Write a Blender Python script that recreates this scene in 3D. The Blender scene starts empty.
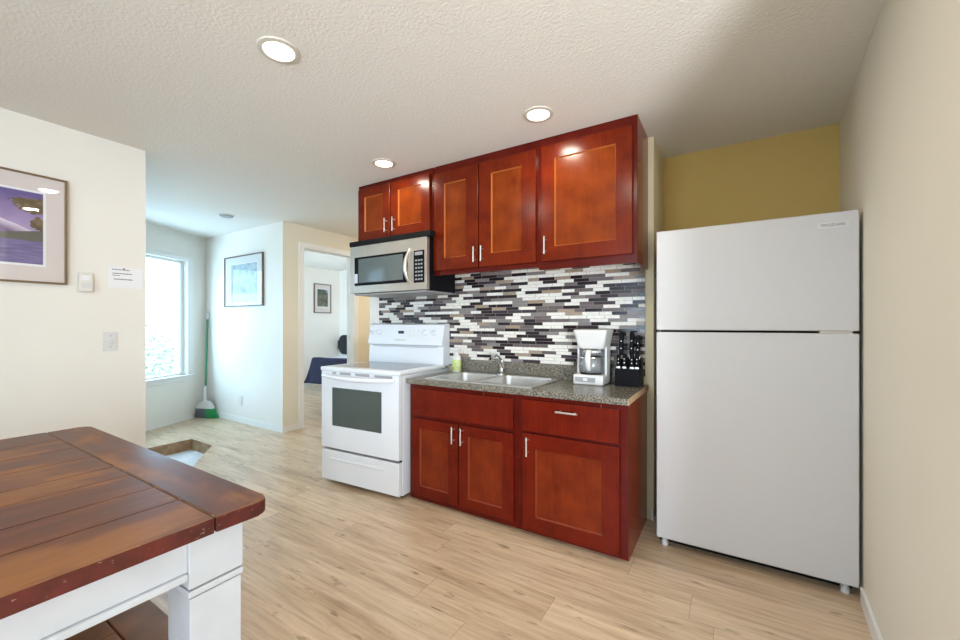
import bpy, bmesh, math, random
from mathutils import Vector, Matrix
random.seed(7)
S = bpy.context.scene
COL = S.collection
PI = math.pi

# ------------------------------------------------------------------ camera
TH = math.atan(250/402.)
cam = bpy.data.cameras.new('camera')
cam.sensor_width = 36.0
cam.lens = 402/960*36
cam.shift_y = 5/960
cam.clip_start = 0.02
co = bpy.data.objects.new('camera', cam); COL.objects.link(co)
co.location = (0, 0, 1.18); co.rotation_euler = (PI/2, 0, TH)
S.camera = co

# ------------------------------------------------------------------ world, light, exposure
S.view_settings.view_transform = 'Standard'
S.view_settings.look = 'None'
S.view_settings.gamma = 1.0
S.view_settings.use_curve_mapping = False
S.view_settings.exposure = 0.2
w = bpy.data.worlds.new('sky'); S.world = w; w.use_nodes = True
bg = w.node_tree.nodes['Background']
bg.inputs[0].default_value = (0.50, 0.76, 1.0, 1)
bg.inputs[1].default_value = 7.0

def area_light(name, loc, target, sx, sy, power, col, spread=PI):
    l = bpy.data.lights.new(name, 'AREA'); l.shape = 'RECTANGLE'
    l.size = sx; l.size_y = sy; l.energy = power; l.color = col; l.spread = spread
    o = bpy.data.objects.new(name, l); COL.objects.link(o)
    o.location = loc
    o.rotation_euler = (Vector(target)-Vector(loc)).to_track_quat('-Z', 'Y').to_euler()
    return o
# daylight through the room's other windows (behind the camera, in the rear wall)
area_light('rear_window_light', (2.45, -2.40, 1.30), (0.2, 2.2, 1.4), 1.1, 1.6, 62, (0.84, 0.92, 1.0))
# sunlight bounced up through the same glass door from the bright patio
area_light('patio_bounce_light', (2.45, -2.42, 0.55), (-0.3, 1.4, 2.5), 1.0, 0.5, 38, (0.90, 0.95, 1.0), 1.3)
area_light('rear_window_light_b', (-0.9, -2.40, 1.45), (-0.9, 1.0, 1.25), 1.5, 1.3, 22, (0.74, 0.87, 1.0))
# added fill lamp hidden behind the partition, brightens the entry; no window there
area_light('entry_fill_light', (-4.05, 0.42, 1.35), (-4.9, 2.3, 1.2), 0.9, 1.2, 8, (0.45, 0.74, 1.0))
# daylight of the bedroom's own window
area_light('bedroom_window_light', (-4.45, 4.6, 1.5), (-7, 5.2, 1.2), 1.0, 1.1, 14, (0.90, 0.95, 1.0))
# added lamp, out of view, brightens the hallway beyond the kitchen wall
area_light('hall_fill_light', (-3.45, 4.3, 2.30), (-3.45, 4.3, 0), 0.3, 0.3, 13, (1.0, 0.90, 0.72))
CAN_POWER = 3.6
CAN_COL = (1.0, 0.90, 0.75)

# ------------------------------------------------------------------ materials
def mat(name, col, rough=0.5, metal=0.0, spec=0.5, coat=0.0, noise=0.0, nscale=6.0, bump=0.0, bscale=200.0, emit=None, estr=0):
    m = bpy.data.materials.new(name); m.use_nodes = True
    nt = m.node_tree; p = nt.nodes['Principled BSDF']
    p.inputs['Base Color'].default_value = (*col, 1)
    p.inputs['Roughness'].default_value = rough
    p.inputs['Metallic'].default_value = metal
    p.inputs['Specular IOR Level'].default_value = spec
    p.inputs['Coat Weight'].default_value = coat
    tc = nt.nodes.new('ShaderNodeTexCoord')
    if noise > 0:
        n = nt.nodes.new('ShaderNodeTexNoise'); n.inputs['Scale'].default_value = nscale; n.inputs['Detail'].default_value = 5
        nt.links.new(tc.outputs['Object'], n.inputs['Vector'])
        r = nt.nodes.new('ShaderNodeValToRGB')
        r.color_ramp.elements[0].position = 0.3; r.color_ramp.elements[1].position = 0.7
        r.color_ramp.elements[0].color = (*[c*(1-noise) for c in col], 1)
        r.color_ramp.elements[1].color = (*[min(1, c*(1+noise)) for c in col], 1)
        nt.links.new(n.outputs['Fac'], r.inputs[0]); nt.links.new(r.outputs[0], p.inputs['Base Color'])
    if bump > 0:
        n = nt.nodes.new('ShaderNodeTexNoise'); n.inputs['Scale'].default_value = bscale; n.inputs['Detail'].default_value = 3
        nt.links.new(tc.outputs['Object'], n.inputs['Vector'])
        b = nt.nodes.new('ShaderNodeBump'); b.inputs['Strength'].default_value = bump; b.inputs['Distance'].default_value = 0.01
        nt.links.new(n.outputs['Fac'], b.inputs['Height']); nt.links.new(b.outputs[0], p.inputs['Normal'])
    if emit:
        p.inputs['Emission Color'].default_value = (*emit, 1); p.inputs['Emission Strength'].default_value = estr
    return m

def N(nt, kind, **kw):
    n = nt.nodes.new(kind)
    for k, v in kw.items(): setattr(n, k, v)
    return n
def math_node(nt, op, a, b=None):
    n = N(nt, 'ShaderNodeMath', operation=op)
    for i, v in enumerate((a, b)):
        if v is None: continue
        if isinstance(v, (int, float)): n.inputs[i].default_value = v
        else: nt.links.new(v, n.inputs[i])
    return n.outputs[0]
def ramp(nt, fac, stops, interp='LINEAR'):
    r = N(nt, 'ShaderNodeValToRGB'); cr = r.color_ramp; cr.interpolation = interp
    cr.elements[0].position = stops[0][0]; cr.elements[0].color = (*stops[0][1], 1)
    cr.elements[1].position = stops[1][0]; cr.elements[1].color = (*stops[1][1], 1)
    for pos, c in stops[2:]:
        e = cr.elements.new(pos); e.color = (*c, 1)
    nt.links.new(fac, r.inputs[0]); return r.outputs[0]
def mixc(nt, fac, a, b, blend='MIX'):
    n = N(nt, 'ShaderNodeMix', data_type='RGBA', blend_type=blend)
    for idx, v in ((0, fac), (6, a), (7, b)):
        if isinstance(v, (int, float)): n.inputs[idx].default_value = v
        elif isinstance(v, tuple): n.inputs[idx].default_value = (*v, 1)
        else: nt.links.new(v, n.inputs[idx])
    return n.outputs[2]
def noise_node(nt, vec, scale, detail=4, rough=0.5, stretch=None):
    if stretch:
        mp = N(nt, 'ShaderNodeMapping'); mp.inputs['Scale'].default_value = stretch
        nt.links.new(vec, mp.inputs[0]); vec = mp.outputs[0]
    n = N(nt, 'ShaderNodeTexNoise'); n.inputs['Scale'].default_value = scale
    n.inputs['Detail'].default_value = detail; n.inputs['Roughness'].default_value = rough
    nt.links.new(vec, n.inputs['Vector']); return n.outputs['Fac']
def base(name, rough=0.5, spec=0.5, coat=0.0):
    m = bpy.data.materials.new(name); m.use_nodes = True
    nt = m.node_tree; p = nt.nodes['Principled BSDF']
    p.inputs['Roughness'].default_value = rough; p.inputs['Specular IOR Level'].default_value = spec
    p.inputs['Coat Weight'].default_value = coat
    tc = N(nt, 'ShaderNodeTexCoord')
    return m, nt, p, tc.outputs['Object']
def bump_to(nt, p, height, strength, dist=0.01):
    b = N(nt, 'ShaderNodeBump'); b.inputs['Strength'].default_value = strength; b.inputs['Distance'].default_value = dist
    nt.links.new(height, b.inputs['Height']); nt.links.new(b.outputs[0], p.inputs['Normal'])

def cherry_mat(name, a, b, dirn):
    m, nt, p, ob = base(name, 0.22, 0.22, 0.0)
    blotch = noise_node(nt, ob, 7, 5, 0.6)
    grain = noise_node(nt, ob, 1.0, 6, 0.6, (90, 90, 5) if dirn == 'z' else (5, 90, 90))
    c = ramp(nt, blotch, [(0.25, a), (0.75, b)])
    c = mixc(nt, 0.22, c, ramp(nt, grain, [(0.35, (a[0]*.55, a[1]*.5, a[2]*.5)), (0.7, b)]))
    nt.links.new(c, p.inputs['Base Color']); return m

def floor_mat():
    m, nt, p, ob = base('laminate_planks', 0.3, 0.6)
    sx = N(nt, 'ShaderNodeSeparateXYZ'); nt.links.new(ob, sx.inputs[0])
    PW, PL = 0.165, 1.25
    v = math_node(nt, 'DIVIDE', sx.outputs[1], PW); row = math_node(nt, 'FLOOR', v)
    wn = N(nt, 'ShaderNodeTexWhiteNoise', noise_dimensions='1D'); nt.links.new(row, wn.inputs['W'])
    u = math_node(nt, 'DIVIDE', math_node(nt, 'ADD', sx.outputs[0], math_node(nt, 'MULTIPLY', wn.outputs[0], 3.7)), PL)
    colm = math_node(nt, 'FLOOR', u)
    cv = N(nt, 'ShaderNodeCombineXYZ'); nt.links.new(row, cv.inputs[0]); nt.links.new(colm, cv.inputs[1])
    w2 = N(nt, 'ShaderNodeTexWhiteNoise', noise_dimensions='2D'); nt.links.new(cv.outputs[0], w2.inputs['Vector'])
    off = N(nt, 'ShaderNodeVectorMath', operation='SCALE'); nt.links.new(w2.outputs['Color'], off.inputs[0]); off.inputs['Scale'].default_value = 40
    pv = N(nt, 'ShaderNodeVectorMath', operation='ADD'); nt.links.new(ob, pv.inputs[0]); nt.links.new(off.outputs[0], pv.inputs[1])
    g1 = noise_node(nt, pv.outputs[0], 1, 8, 0.62, (3.0, 48, 1))
    g2 = noise_node(nt, pv.outputs[0], 1, 5, 0.55, (1.5, 9, 1))
    c = ramp(nt, g1, [(0.33, (0.33, 0.215, 0.125)), (0.50, (0.62, 0.45, 0.29)), (0.66, (0.78, 0.61, 0.43))])
    c = mixc(nt, 0.5, c, ramp(nt, g2, [(0.30, (0.30, 0.19, 0.11)), (0.45, (0.58, 0.42, 0.275)), (0.66, (0.78, 0.615, 0.44))]))
    # small knots
    kn = noise_node(nt, pv.outputs[0], 1, 3, 0.5, (7, 24, 1))
    c = mixc(nt, ramp(nt, kn, [(0.64, (0, 0, 0)), (0.74, (0.7, 0.7, 0.7))]), c, (0.20, 0.125, 0.075))
    tone = ramp(nt, w2.outputs['Value'], [(0, (0.94, 0.94, 0.94)), (1, (1.04, 1.035, 1.03))])
    c = mixc(nt, 1.0, c, tone, 'MULTIPLY')
    fv = math_node(nt, 'FRACT', v); fu = math_node(nt, 'FRACT', u)
    e1 = math_node(nt, 'LESS_THAN', fv, 0.012)
    e2 = math_node(nt, 'LESS_THAN', fu, 0.0022)
    e = math_node(nt, 'MAXIMUM', math_node(nt, 'MULTIPLY', e1, 0.14), math_node(nt, 'MULTIPLY', e2, 0.45))
    c = mixc(nt, e, c, (0.13, 0.08, 0.05))
    nt.links.new(c, p.inputs['Base Color'])
    r = ramp(nt, g1, [(0.3, (0.34,)*3), (0.7, (0.26,)*3)]); nt.links.new(r, p.inputs['Roughness'])
    bump_to(nt, p, g1, 0.06, 0.004)
    return m

def mosaic_mat():
    m, nt, p, ob = base('glass_stone_mosaic', 0.18, 0.35)
    sx = N(nt, 'ShaderNodeSeparateXYZ'); nt.links.new(ob, sx.inputs[0])
    RH = 0.0222
    v = math_node(nt, 'DIVIDE', sx.outputs[2], RH); row = math_node(nt, 'FLOOR', v)
    W = math_node(nt, 'ADD', math_node(nt, 'MULTIPLY', sx.outputs[0], 8.6), math_node(nt, 'MULTIPLY', row, 37.31))
    vo = N(nt, 'ShaderNodeTexVoronoi', voronoi_dimensions='1D'); vo.inputs['Scale'].default_value = 1.0
    vo.inputs['Randomness'].default_value = 0.85
    nt.links.new(W, vo.inputs['W'])
    ed = N(nt, 'ShaderNodeTexVoronoi', voronoi_dimensions='1D', feature='DISTANCE_TO_EDGE'); ed.inputs['Scale'].default_value = 1.0
    ed.inputs['Randomness'].default_value = 0.85
    nt.links.new(W, ed.inputs['W'])
    sc = N(nt, 'ShaderNodeSeparateColor'); nt.links.new(vo.outputs['Color'], sc.inputs[0])
    c = ramp(nt, sc.outputs[0], [(0.0, (0.018, 0.012, 0.016)), (0.23, (0.05, 0.035, 0.045)), (0.32, (0.13, 0.105, 0.105)),
                                (0.47, (0.22, 0.195, 0.19)), (0.60, (0.76, 0.73, 0.67)), (0.93, (0.33, 0.25, 0.18))], 'CONSTANT')
    n = noise_node(nt, ob, 60, 3, 0.5, (1, 1, 4))
    c = mixc(nt, 0.30, c, mixc(nt, 1.0, c, ramp(nt, n, [(0.3, (0.5,)*3), (0.7, (1.4,)*3)]), 'MULTIPLY'))
    fv = math_node(nt, 'FRACT', v)
    g = math_node(nt, 'MAXIMUM', math_node(nt, 'LESS_THAN', fv, 0.07), math_node(nt, 'LESS_THAN', ed.outputs['Distance'], 0.012))
    c = mixc(nt, g, c, (0.30, 0.27, 0.25))
    nt.links.new(c, p.inputs['Base Color'])
    r = math_node(nt, 'ADD', math_node(nt, 'MULTIPLY', sc.outputs[1], 0.25), math_node(nt, 'MULTIPLY', g, 0.4))
    nt.links.new(math_node(nt, 'ADD', r, 0.10), p.inputs['Roughness'])
    bump_to(nt, p, math_node(nt, 'SUBTRACT', 1.0, g), 0.3, 0.002)
    return m

def laminate_counter_mat():
    m, nt, p, ob = base('speckled_laminate', 0.22, 0.5)
    vo = N(nt, 'ShaderNodeTexVoronoi'); vo.inputs['Scale'].default_value = 300
    nt.links.new(ob, vo.inputs['Vector'])
    sc = N(nt, 'ShaderNodeSeparateColor'); nt.links.new(vo.outputs['Color'], sc.inputs[0])
    n = noise_node(nt, ob, 70, 4, 0.7)
    f = math_node(nt, 'ADD', math_node(nt, 'MULTIPLY', sc.outputs[0], 0.6), math_node(nt, 'MULTIPLY', n, 0.4))
    c = ramp(nt, f, [(0.2, (0.04, 0.04, 0.04)), (0.45, (0.12, 0.108, 0.088)), (0.62, (0.215, 0.19, 0.145)), (0.8, (0.36, 0.325, 0.26))])
    nt.links.new(c, p.inputs['Base Color']); return m

def table_wood_mat(name, along):
    m, nt, p, ob = base(name, 0.36, 0.32, 0.0)
    st = (34, 2.2, 34) if along == 'y' else (2.2, 34, 34)
    oi = N(nt, 'ShaderNodeObjectInfo')
    sx = N(nt, 'ShaderNodeSeparateXYZ'); nt.links.new(ob, sx.inputs[0])
    g = noise_node(nt, ob, 1, 7, 0.6, st)
    b = noise_node(nt, ob, 5.5, 5, 0.6, (1, .45, 1) if along == 'y' else (.55, 1, 1))
    c = ramp(nt, b, [(0.36, (0.065, 0.014, 0.005)), (0.50, (0.140, 0.038, 0.011)), (0.61, (0.33, 0.130, 0.034))])
    c = mixc(nt, 0.35, c, ramp(nt, g, [(0.3, (0.045, 0.011, 0.006)), (0.65, (0.20, 0.068, 0.022))]))
    sp = noise_node(nt, ob, 45, 4, 0.6)
    c = mixc(nt, ramp(nt, sp, [(0.72, (0, 0, 0)), (0.76, (0.5,)*3)]), c, (0.40, 0.26, 0.15))
    nt.links.new(c, p.inputs['Base Color'])
    nt.links.new(ramp(nt, b, [(0.3, (0.34,)*3), (0.7, (0.48,)*3)]), p.inputs['Roughness'])
    return m

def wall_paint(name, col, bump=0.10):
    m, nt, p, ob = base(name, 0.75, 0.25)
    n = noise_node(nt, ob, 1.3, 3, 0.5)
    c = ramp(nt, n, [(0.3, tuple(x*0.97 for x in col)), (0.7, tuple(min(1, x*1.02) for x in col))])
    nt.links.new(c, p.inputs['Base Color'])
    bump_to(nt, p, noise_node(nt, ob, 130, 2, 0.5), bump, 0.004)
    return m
def ceiling_paint():
    m, nt, p, ob = base('orange_peel_ceiling', 0.85, 0.2)
    p.inputs['Base Color'].default_value = (0.80, 0.765, 0.70, 1)
    a = noise_node(nt, ob, 75, 3, 0.6)
    bump_to(nt, p, a, 0.42, 0.008)
    return m

M = dict(
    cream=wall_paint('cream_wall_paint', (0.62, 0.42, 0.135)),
    mid_cream=wall_paint('mid_cream_wall_paint', (0.78, 0.68, 0.46)),
    pale_cream=wall_paint('pale_cream_wall_paint', (0.80, 0.735, 0.60)),
    white_wall=wall_paint('warm_white_wall_paint', (0.84, 0.80, 0.73)),
    ceiling=ceiling_paint(),
    floor=floor_mat(),
    trim=mat('white_trim_paint', (0.84, 0.83, 0.80), 0.4),
    cherry=cherry_mat('cherry_door_wood', (0.095, 0.010, 0.001), (0.245, 0.043, 0.004), 'z'),
    cherry_dark=cherry_mat('cherry_frame_wood', (0.060, 0.004, 0.002), (0.115, 0.008, 0.003), 'x'),
    cherry_base=cherry_mat('cherry_base_door_wood', (0.100, 0.009, 0.003), (0.245, 0.033, 0.007), 'z'),
    cherry_stile=cherry_mat('cherry_door_stile', (0.068, 0.005, 0.001), (0.175, 0.018, 0.002), 'z'),
    cherry_base_stile=cherry_mat('cherry_base_door_stile', (0.085, 0.005, 0.002), (0.175, 0.013, 0.003), 'z'),
    cherry_highlight=mat('orange_painted_highlight', (0.42, 0.12, 0.025), 0.3),  # edge highlight of the upper door panels, painted in as lighter colour
    cherry_base_highlight=mat('red_painted_highlight', (0.24, 0.045, 0.018), 0.3),  # same painted edge highlight for the base doors
    cherry_side=cherry_mat('cherry_side_veneer', (0.15, 0.018, 0.006), (0.26, 0.040, 0.011), 'z'),
    dark=mat('shadow_black_plastic', (0.008, 0.008, 0.008), 0.6, spec=0.15),
    black=mat('black_gloss_plastic', (0.006, 0.006, 0.008), 0.5, spec=0.10),
    nickel=mat('brushed_nickel', (0.72, 0.70, 0.66), 0.28, 1.0),
    chrome=mat('polished_chrome', (0.80, 0.80, 0.80), 0.10, 1.0),
    steel=mat('brushed_stainless', (0.70, 0.69, 0.67), 0.42, 1.0, noise=0.06, nscale=30),
    micro_steel=mat('stainless_front', (0.63, 0.585, 0.52), 0.33, 0.85, noise=0.04, nscale=12),
    appliance=mat('white_enamel', (0.77, 0.80, 0.85), 0.22, coat=0.2),
    fridge=mat('textured_white_fridge', (0.635, 0.615, 0.615), 0.38, bump=0.10, bscale=420),
    fridge_side=mat('fridge_side_grey', (0.20, 0.20, 0.20), 0.5),
    plastic=mat('white_plastic', (0.70, 0.69, 0.675), 0.35),
    off_white=mat('ivory_plastic', (0.76, 0.73, 0.66), 0.4),
    grey_plastic=mat('grey_plastic', (0.33, 0.33, 0.34), 0.4),
    counter=laminate_counter_mat(),
    raw_edge=mat('raw_particleboard', (0.46, 0.30, 0.17), 0.7, noise=0.3, nscale=60),
    mosaic=mosaic_mat(),
    cooktop=mat('smoked_cooktop_glass', (0.10, 0.115, 0.12), 0.08, spec=0.8),
    oven_glass=mat('tinted_oven_glass', (0.055, 0.08, 0.075), 0.06, spec=0.9),
    micro_glass=mat('tinted_door_glass', (0.10, 0.125, 0.125), 0.10, spec=0.8),
    table_y=table_wood_mat('stained_plank_wood', 'y'),
    table_x=table_wood_mat('stained_end_board_wood', 'x'),
    table_edge=mat('maroon_edge_stain', (0.075, 0.009, 0.008), 0.38, noise=0.4, nscale=25),
    bench_wood=mat('light_brown_bench_wood', (0.30, 0.135, 0.055), 0.4, noise=0.35, nscale=8),
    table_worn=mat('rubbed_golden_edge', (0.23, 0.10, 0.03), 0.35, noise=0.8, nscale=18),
    table_white=mat('worn_white_furniture_paint', (0.52, 0.545, 0.59), 0.45, noise=0.05, nscale=9, bump=0.05, bscale=40),
    groove=mat('rubbed_grey_groove', (0.22, 0.20, 0.19), 0.7),
    frame_gold=mat('antique_bronze_frame', (0.20, 0.135, 0.075), 0.35, 0.6),
    frame_dark=mat('brown_wood_frame', (0.16, 0.11, 0.085), 0.35),
    mat_pink=mat('pale_mauve_mat_board', (0.70, 0.62, 0.59), 0.8),
    mat_grey=mat('pale_grey_mat_board', (0.72, 0.71, 0.69), 0.8),
    paper=mat('white_paper', (0.84, 0.83, 0.84), 0.8),
    ring=mat('ivory_light_trim', (0.60, 0.55, 0.47), 0.5),
    grey_ink=mat('soft_grey_ink', (0.22, 0.22, 0.23), 0.6),
    ink=mat('grey_ink', (0.10, 0.10, 0.11), 0.7),
    green=mat('green_plastic', (0.02, 0.20, 0.10), 0.35),
    green_bristle=mat('green_bristles', (0.015, 0.28, 0.08), 0.6, noise=0.4, nscale=120),
    grey_bristle=mat('grey_bristles', (0.12, 0.13, 0.15), 0.7, noise=0.4, nscale=120),
    navy=mat('navy_blanket_cloth', (0.012, 0.012, 0.036), 0.9, noise=0.35, nscale=5, bump=0.2, bscale=60),
    sheet=mat('pale_blue_sheet', (0.58, 0.62, 0.74), 0.9),
    headboard=mat('dark_headboard_cloth', (0.012, 0.018, 0.02), 0.8),
    lamp=mat('lit_lamp_lens', (1, 1, 1), 0.5, emit=(1.0, 0.90, 0.74), estr=9.0),
    pit_wood=mat('recess_wood_edge', (0.36, 0.22, 0.12), 0.6, noise=0.35, nscale=14),
    pit_floor=mat('recess_pale_floor', (0.68, 0.68, 0.68), 0.6, noise=0.08, nscale=8),
    leaf=mat('pale_sunlit_leaves', (0.33, 0.40, 0.27), 0.6, noise=0.35, nscale=3),
    bark=mat('shrub_bark', (0.20, 0.15, 0.10), 0.8),
    lawn=mat('dry_pale_ground', (0.42, 0.42, 0.36), 0.9, noise=0.2, nscale=2),
    soap_label=mat('yellow_green_label', (0.52, 0.60, 0.22), 0.4, noise=0.25, nscale=40),
    blue_plastic=mat('blue_plastic', (0.05, 0.22, 0.42), 0.3),
    lcd=mat('dark_display', (0.01, 0.012, 0.012), 0.15),
)
def glass_mat(name, tint, fac=0.12, rough=0.02):
    m = bpy.data.materials.new(name); m.use_nodes = True; nt = m.node_tree
    for n in list(nt.nodes):
        if n.type != 'OUTPUT_MATERIAL': nt.nodes.remove(n)
    out = [n for n in nt.nodes if n.type == 'OUTPUT_MATERIAL'][0]
    t = N(nt, 'ShaderNodeBsdfTransparent'); t.inputs[0].default_value = (*tint, 1)
    g = N(nt, 'ShaderNodeBsdfGlossy'); g.inputs['Roughness'].default_value = rough
    lw = N(nt, 'ShaderNodeLayerWeight'); lw.inputs[0].default_value = 0.5
    fr = math_node(nt, 'POWER', lw.outputs['Facing'], 5.0)
    mx = N(nt, 'ShaderNodeMixShader')
    nt.links.new(math_node(nt, 'ADD', math_node(nt, 'MULTIPLY', fr, 0.9), fac), mx.inputs[0])
    nt.links.new(t.outputs[0], mx.inputs[1]); nt.links.new(g.outputs[0], mx.inputs[2]); nt.links.new(mx.outputs[0], out.inputs[0])
    return m
def add_flecks(m, col, scale, lo, hi, amount, stretch=None):
    nt = m.node_tree; p = nt.nodes['Principled BSDF']; src = p.inputs['Base Color'].links[0].from_socket
    tc = N(nt, 'ShaderNodeTexCoord'); f = noise_node(nt, tc.outputs['Object'], scale, 4, 0.65, stretch)
    nt.links.new(mixc(nt, ramp(nt, f, [(lo, (0, 0, 0)), (hi, (amount,)*3)]), src, col), p.inputs['Base Color'])
add_flecks(M['table_edge'], (0.45, 0.33, 0.26), 1.0, .64, .70, .55, (60, 60, 160))
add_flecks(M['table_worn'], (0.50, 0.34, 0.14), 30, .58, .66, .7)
M['base_frame'] = cherry_mat('worn_cherry_base_frame', (0.070, 0.004, 0.003), (0.130, 0.009, 0.004), 'x')
add_flecks(M['base_frame'], (0.42, 0.22, 0.13), 1.0, .68, .72, .6, (90, 90, 40))
M['pane'] = glass_mat('window_pane', (0.97, 0.99, 1.0), 0.035)
M['picture_glass'] = glass_mat('picture_glass', (1, 1, 1), 0.045)
M['carafe'] = glass_mat('carafe_glass', (0.97, 0.975, 0.98), 0.04, 0.05)

# ------------------------------------------------------------------ mesh helpers
ROOTM = {}
def box(bm, lo, hi, bev=0.0, seg=2):
    lo = Vector(lo); hi = Vector(hi)
    c = (lo+hi)/2; d = hi-lo
    r = bmesh.ops.create_cube(bm, size=1.0, matrix=Matrix.Translation(c) @ Matrix.Diagonal((abs(d.x), abs(d.y), abs(d.z), 1)))
    if bev > 0:
        vs = set(r['verts']); es = [e for e in bm.edges if e.verts[0] in vs and e.verts[1] in vs]
        bmesh.ops.bevel(bm, geom=es, offset=min(bev, min(abs(d.x), abs(d.y), abs(d.z))*0.48), segments=seg, affect='EDGES', profile=0.5)
def tube(bm, pts, r, seg=12, cap=True):
    pts = [Vector(p) for p in pts]
    rs = r if isinstance(r, (list, tuple)) else [r]*len(pts)
    rings = []
    t0 = (pts[1]-pts[0]).normalized()
    up = Vector((0, 0, 1)) if abs(t0.z) < 0.9 else Vector((1, 0, 0))
    nrm = t0.cross(up).normalized()
    for i, p in enumerate(pts):
        if i == 0: t = pts[1]-pts[0]
        elif i == len(pts)-1: t = pts[-1]-pts[-2]
        else: t = (pts[i+1]-pts[i]).normalized()+(pts[i]-pts[i-1]).normalized()
        t.normalize()
        nrm = (nrm - t*nrm.dot(t)).normalized(); b = t.cross(nrm)
        rings.append([bm.verts.new(p+(nrm*math.cos(a)+b*math.sin(a))*rs[i]) for a in [2*PI*k/seg for k in range(seg)]])
    for i in range(len(rings)-1):
        for k in range(seg):
            bm.faces.new((rings[i][k], rings[i][(k+1) % seg], rings[i+1][(k+1) % seg], rings[i+1][k]))
    if cap:
        bm.faces.new(rings[0][::-1]); bm.faces.new(rings[-1])
def lathe(bm, prof, center, seg=28, axis='z', sx=1.0, sy=1.0):
    c = Vector(center); rings = []
    for r, z in prof:
        ring = []
        for k in range(seg):
            a = 2*PI*k/seg; u, v = r*math.cos(a)*sx, r*math.sin(a)*sy
            ring.append(bm.verts.new(c+(Vector((u, v, z)) if axis == 'z' else Vector((u, -z, v)) if axis == '-y' else Vector((z, u, v)))))
        rings.append(ring)
    for i in range(len(rings)-1):
        for k in range(seg):
            bm.faces.new((rings[i][k], rings[i][(k+1) % seg], rings[i+1][(k+1) % seg], rings[i+1][k]))
    bm.faces.new(rings[0][::-1]); bm.faces.new(rings[-1])
def prism(bm, poly, lo, hi, axis='z'):
    """poly: list of 2D points; axis the extrusion direction."""
    def P(a, b, t): return Vector((a, b, t)) if axis == 'z' else Vector((t, a, b)) if axis == 'x' else Vector((a, t, b))
    A = [bm.verts.new(P(a, b, lo)) for a, b in poly]; B = [bm.verts.new(P(a, b, hi)) for a, b in poly]
    n = len(poly)
    bm.faces.new(A[::-1]); bm.faces.new(B)
    for i in range(n): bm.faces.new((A[i], A[(i+1) % n], B[(i+1) % n], B[i]))
def quad(bm, *p): bm.faces.new([bm.verts.new(Vector(q)) for q in p])
def rrect(cx, cy, hx, hy, r, n=6):
    out = []
    for (sx, sy, a0) in ((1, 1, 0), (-1, 1, 90), (-1, -1, 180), (1, -1, 270)):
        for k in range(n+1):
            a = math.radians(a0+90*k/n)
            out.append((cx+sx*(hx-r)+r*math.cos(a), cy+sy*(hy-r)+r*math.sin(a)))
    return out

def obj(name, bm, m, parent=None, local=False, smooth=35, mats=None):
    bmesh.ops.recalc_face_normals(bm, faces=bm.faces)
    me = bpy.data.meshes.new(name); bm.to_mesh(me); bm.free()
    if m: me.materials.append(m)
    if parent is not None and not local: me.transform(ROOTM[parent].inverted())
    if smooth:
        me.polygons.foreach_set('use_smooth', [True]*len(me.polygons)); me.set_sharp_from_angle(angle=math.radians(smooth))
    o = bpy.data.objects.new(name, me); COL.objects.link(o)
    if smooth:
        wn = o.modifiers.new('weighted_normals', 'WEIGHTED_NORMAL'); wn.keep_sharp = True; wn.weight = 80
    if parent is not None: o.parent = parent; ROOTM[o] = ROOTM[parent]
    else: ROOTM[o] = Matrix()
    return o
def bx(name, lo, hi, m, parent=None, bev=0.0, local=False, seg=2):
    b = bmesh.new(); box(b, lo, hi, bev, seg); return obj(name, b, m, parent, local)
def tag(o, label, cat, group=None):
    o['label'] = label; o['category'] = cat
    if group: o['group'] = group
    return o
def thing(name, label, cat, loc, rz=0.0, group=None):
    o = bpy.data.objects.new(name, None); o.empty_display_size = 0.05; COL.objects.link(o)
    o.location = loc; o.rotation_euler = (0, 0, rz)
    ROOTM[o] = Matrix.Translation(loc) @ Matrix.Rotation(rz, 4, 'Z')
    return tag(o, label, cat, group)
def struct(name, bm, m):
    o = obj(name, bm, m); o['kind'] = 'structure'; return o
def sbox(name, lo, hi, m, bev=0.0):
    o = bx(name, lo, hi, m, None, bev); o['kind'] = 'structure'; return o
def slab2d(bm, A, B, t, z0, z1):
    """vertical wall slab whose visible face runs A->B; thickness t to the left of A->B."""
    A = Vector((*A, 0)); B = Vector((*B, 0)); d = (B-A).normalized(); n = Vector((-d.y, d.x, 0))*t
    prism(bm, [(A.x, A.y), (B.x, B.y), ((B+n).x, (B+n).y), ((A+n).x, (A+n).y)], z0, z1)
def dup(root, loc, label, group=None):
    r = root.copy(); COL.objects.link(r); r.location = loc; r['label'] = label
    ROOTM[r] = Matrix.Translation(loc)
    if group: r['group'] = group
    for ch in list(root.children):
        c = ch.copy(); COL.objects.link(c); c.parent = r
        for g in list(ch.children):
            d = g.copy(); COL.objects.link(d); d.parent = c
    return r

# ================================================================== THE SETTING
CZ = 2.32
KY = 2.62          # kitchen wall face
# floor with a sunken recess in the entry
PIT = [(-4.72, 1.20), (-3.55, 1.20), (-3.55, 1.39), (-4.308, 1.957), (-4.735, 1.957)]
def poly_with_hole(outer, hole, z):
    bm = bmesh.new(); es = []
    for lp in (outer, hole):
        vs = [bm.verts.new((x, y, z)) for x, y in lp]
        es += [bm.edges.new((vs[i], vs[(i+1) % len(vs)])) for i in range(len(vs))]
    bmesh.ops.triangle_fill(bm, use_beauty=True, use_dissolve=False, edges=es)
    return bm
WA = Vector((-5.88, 2.60, 0)); WD = Vector((0.31, -0.67, 0)).normalized(); WE = WA+WD*2.6
OUT = [(-3.6, -2.6), (3.4, -2.6), (3.4, 6.4), (-7.12, 6.4), (-7.12, 2.68), (-5.93, 2.68), (WE.x-.06, WE.y-.05), (-3.6, WE.y-.05)]
bm = poly_with_hole(OUT, PIT, 0.0)
for f in bm.faces:
    if f.normal.z < 0: f.normal_flip()
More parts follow.
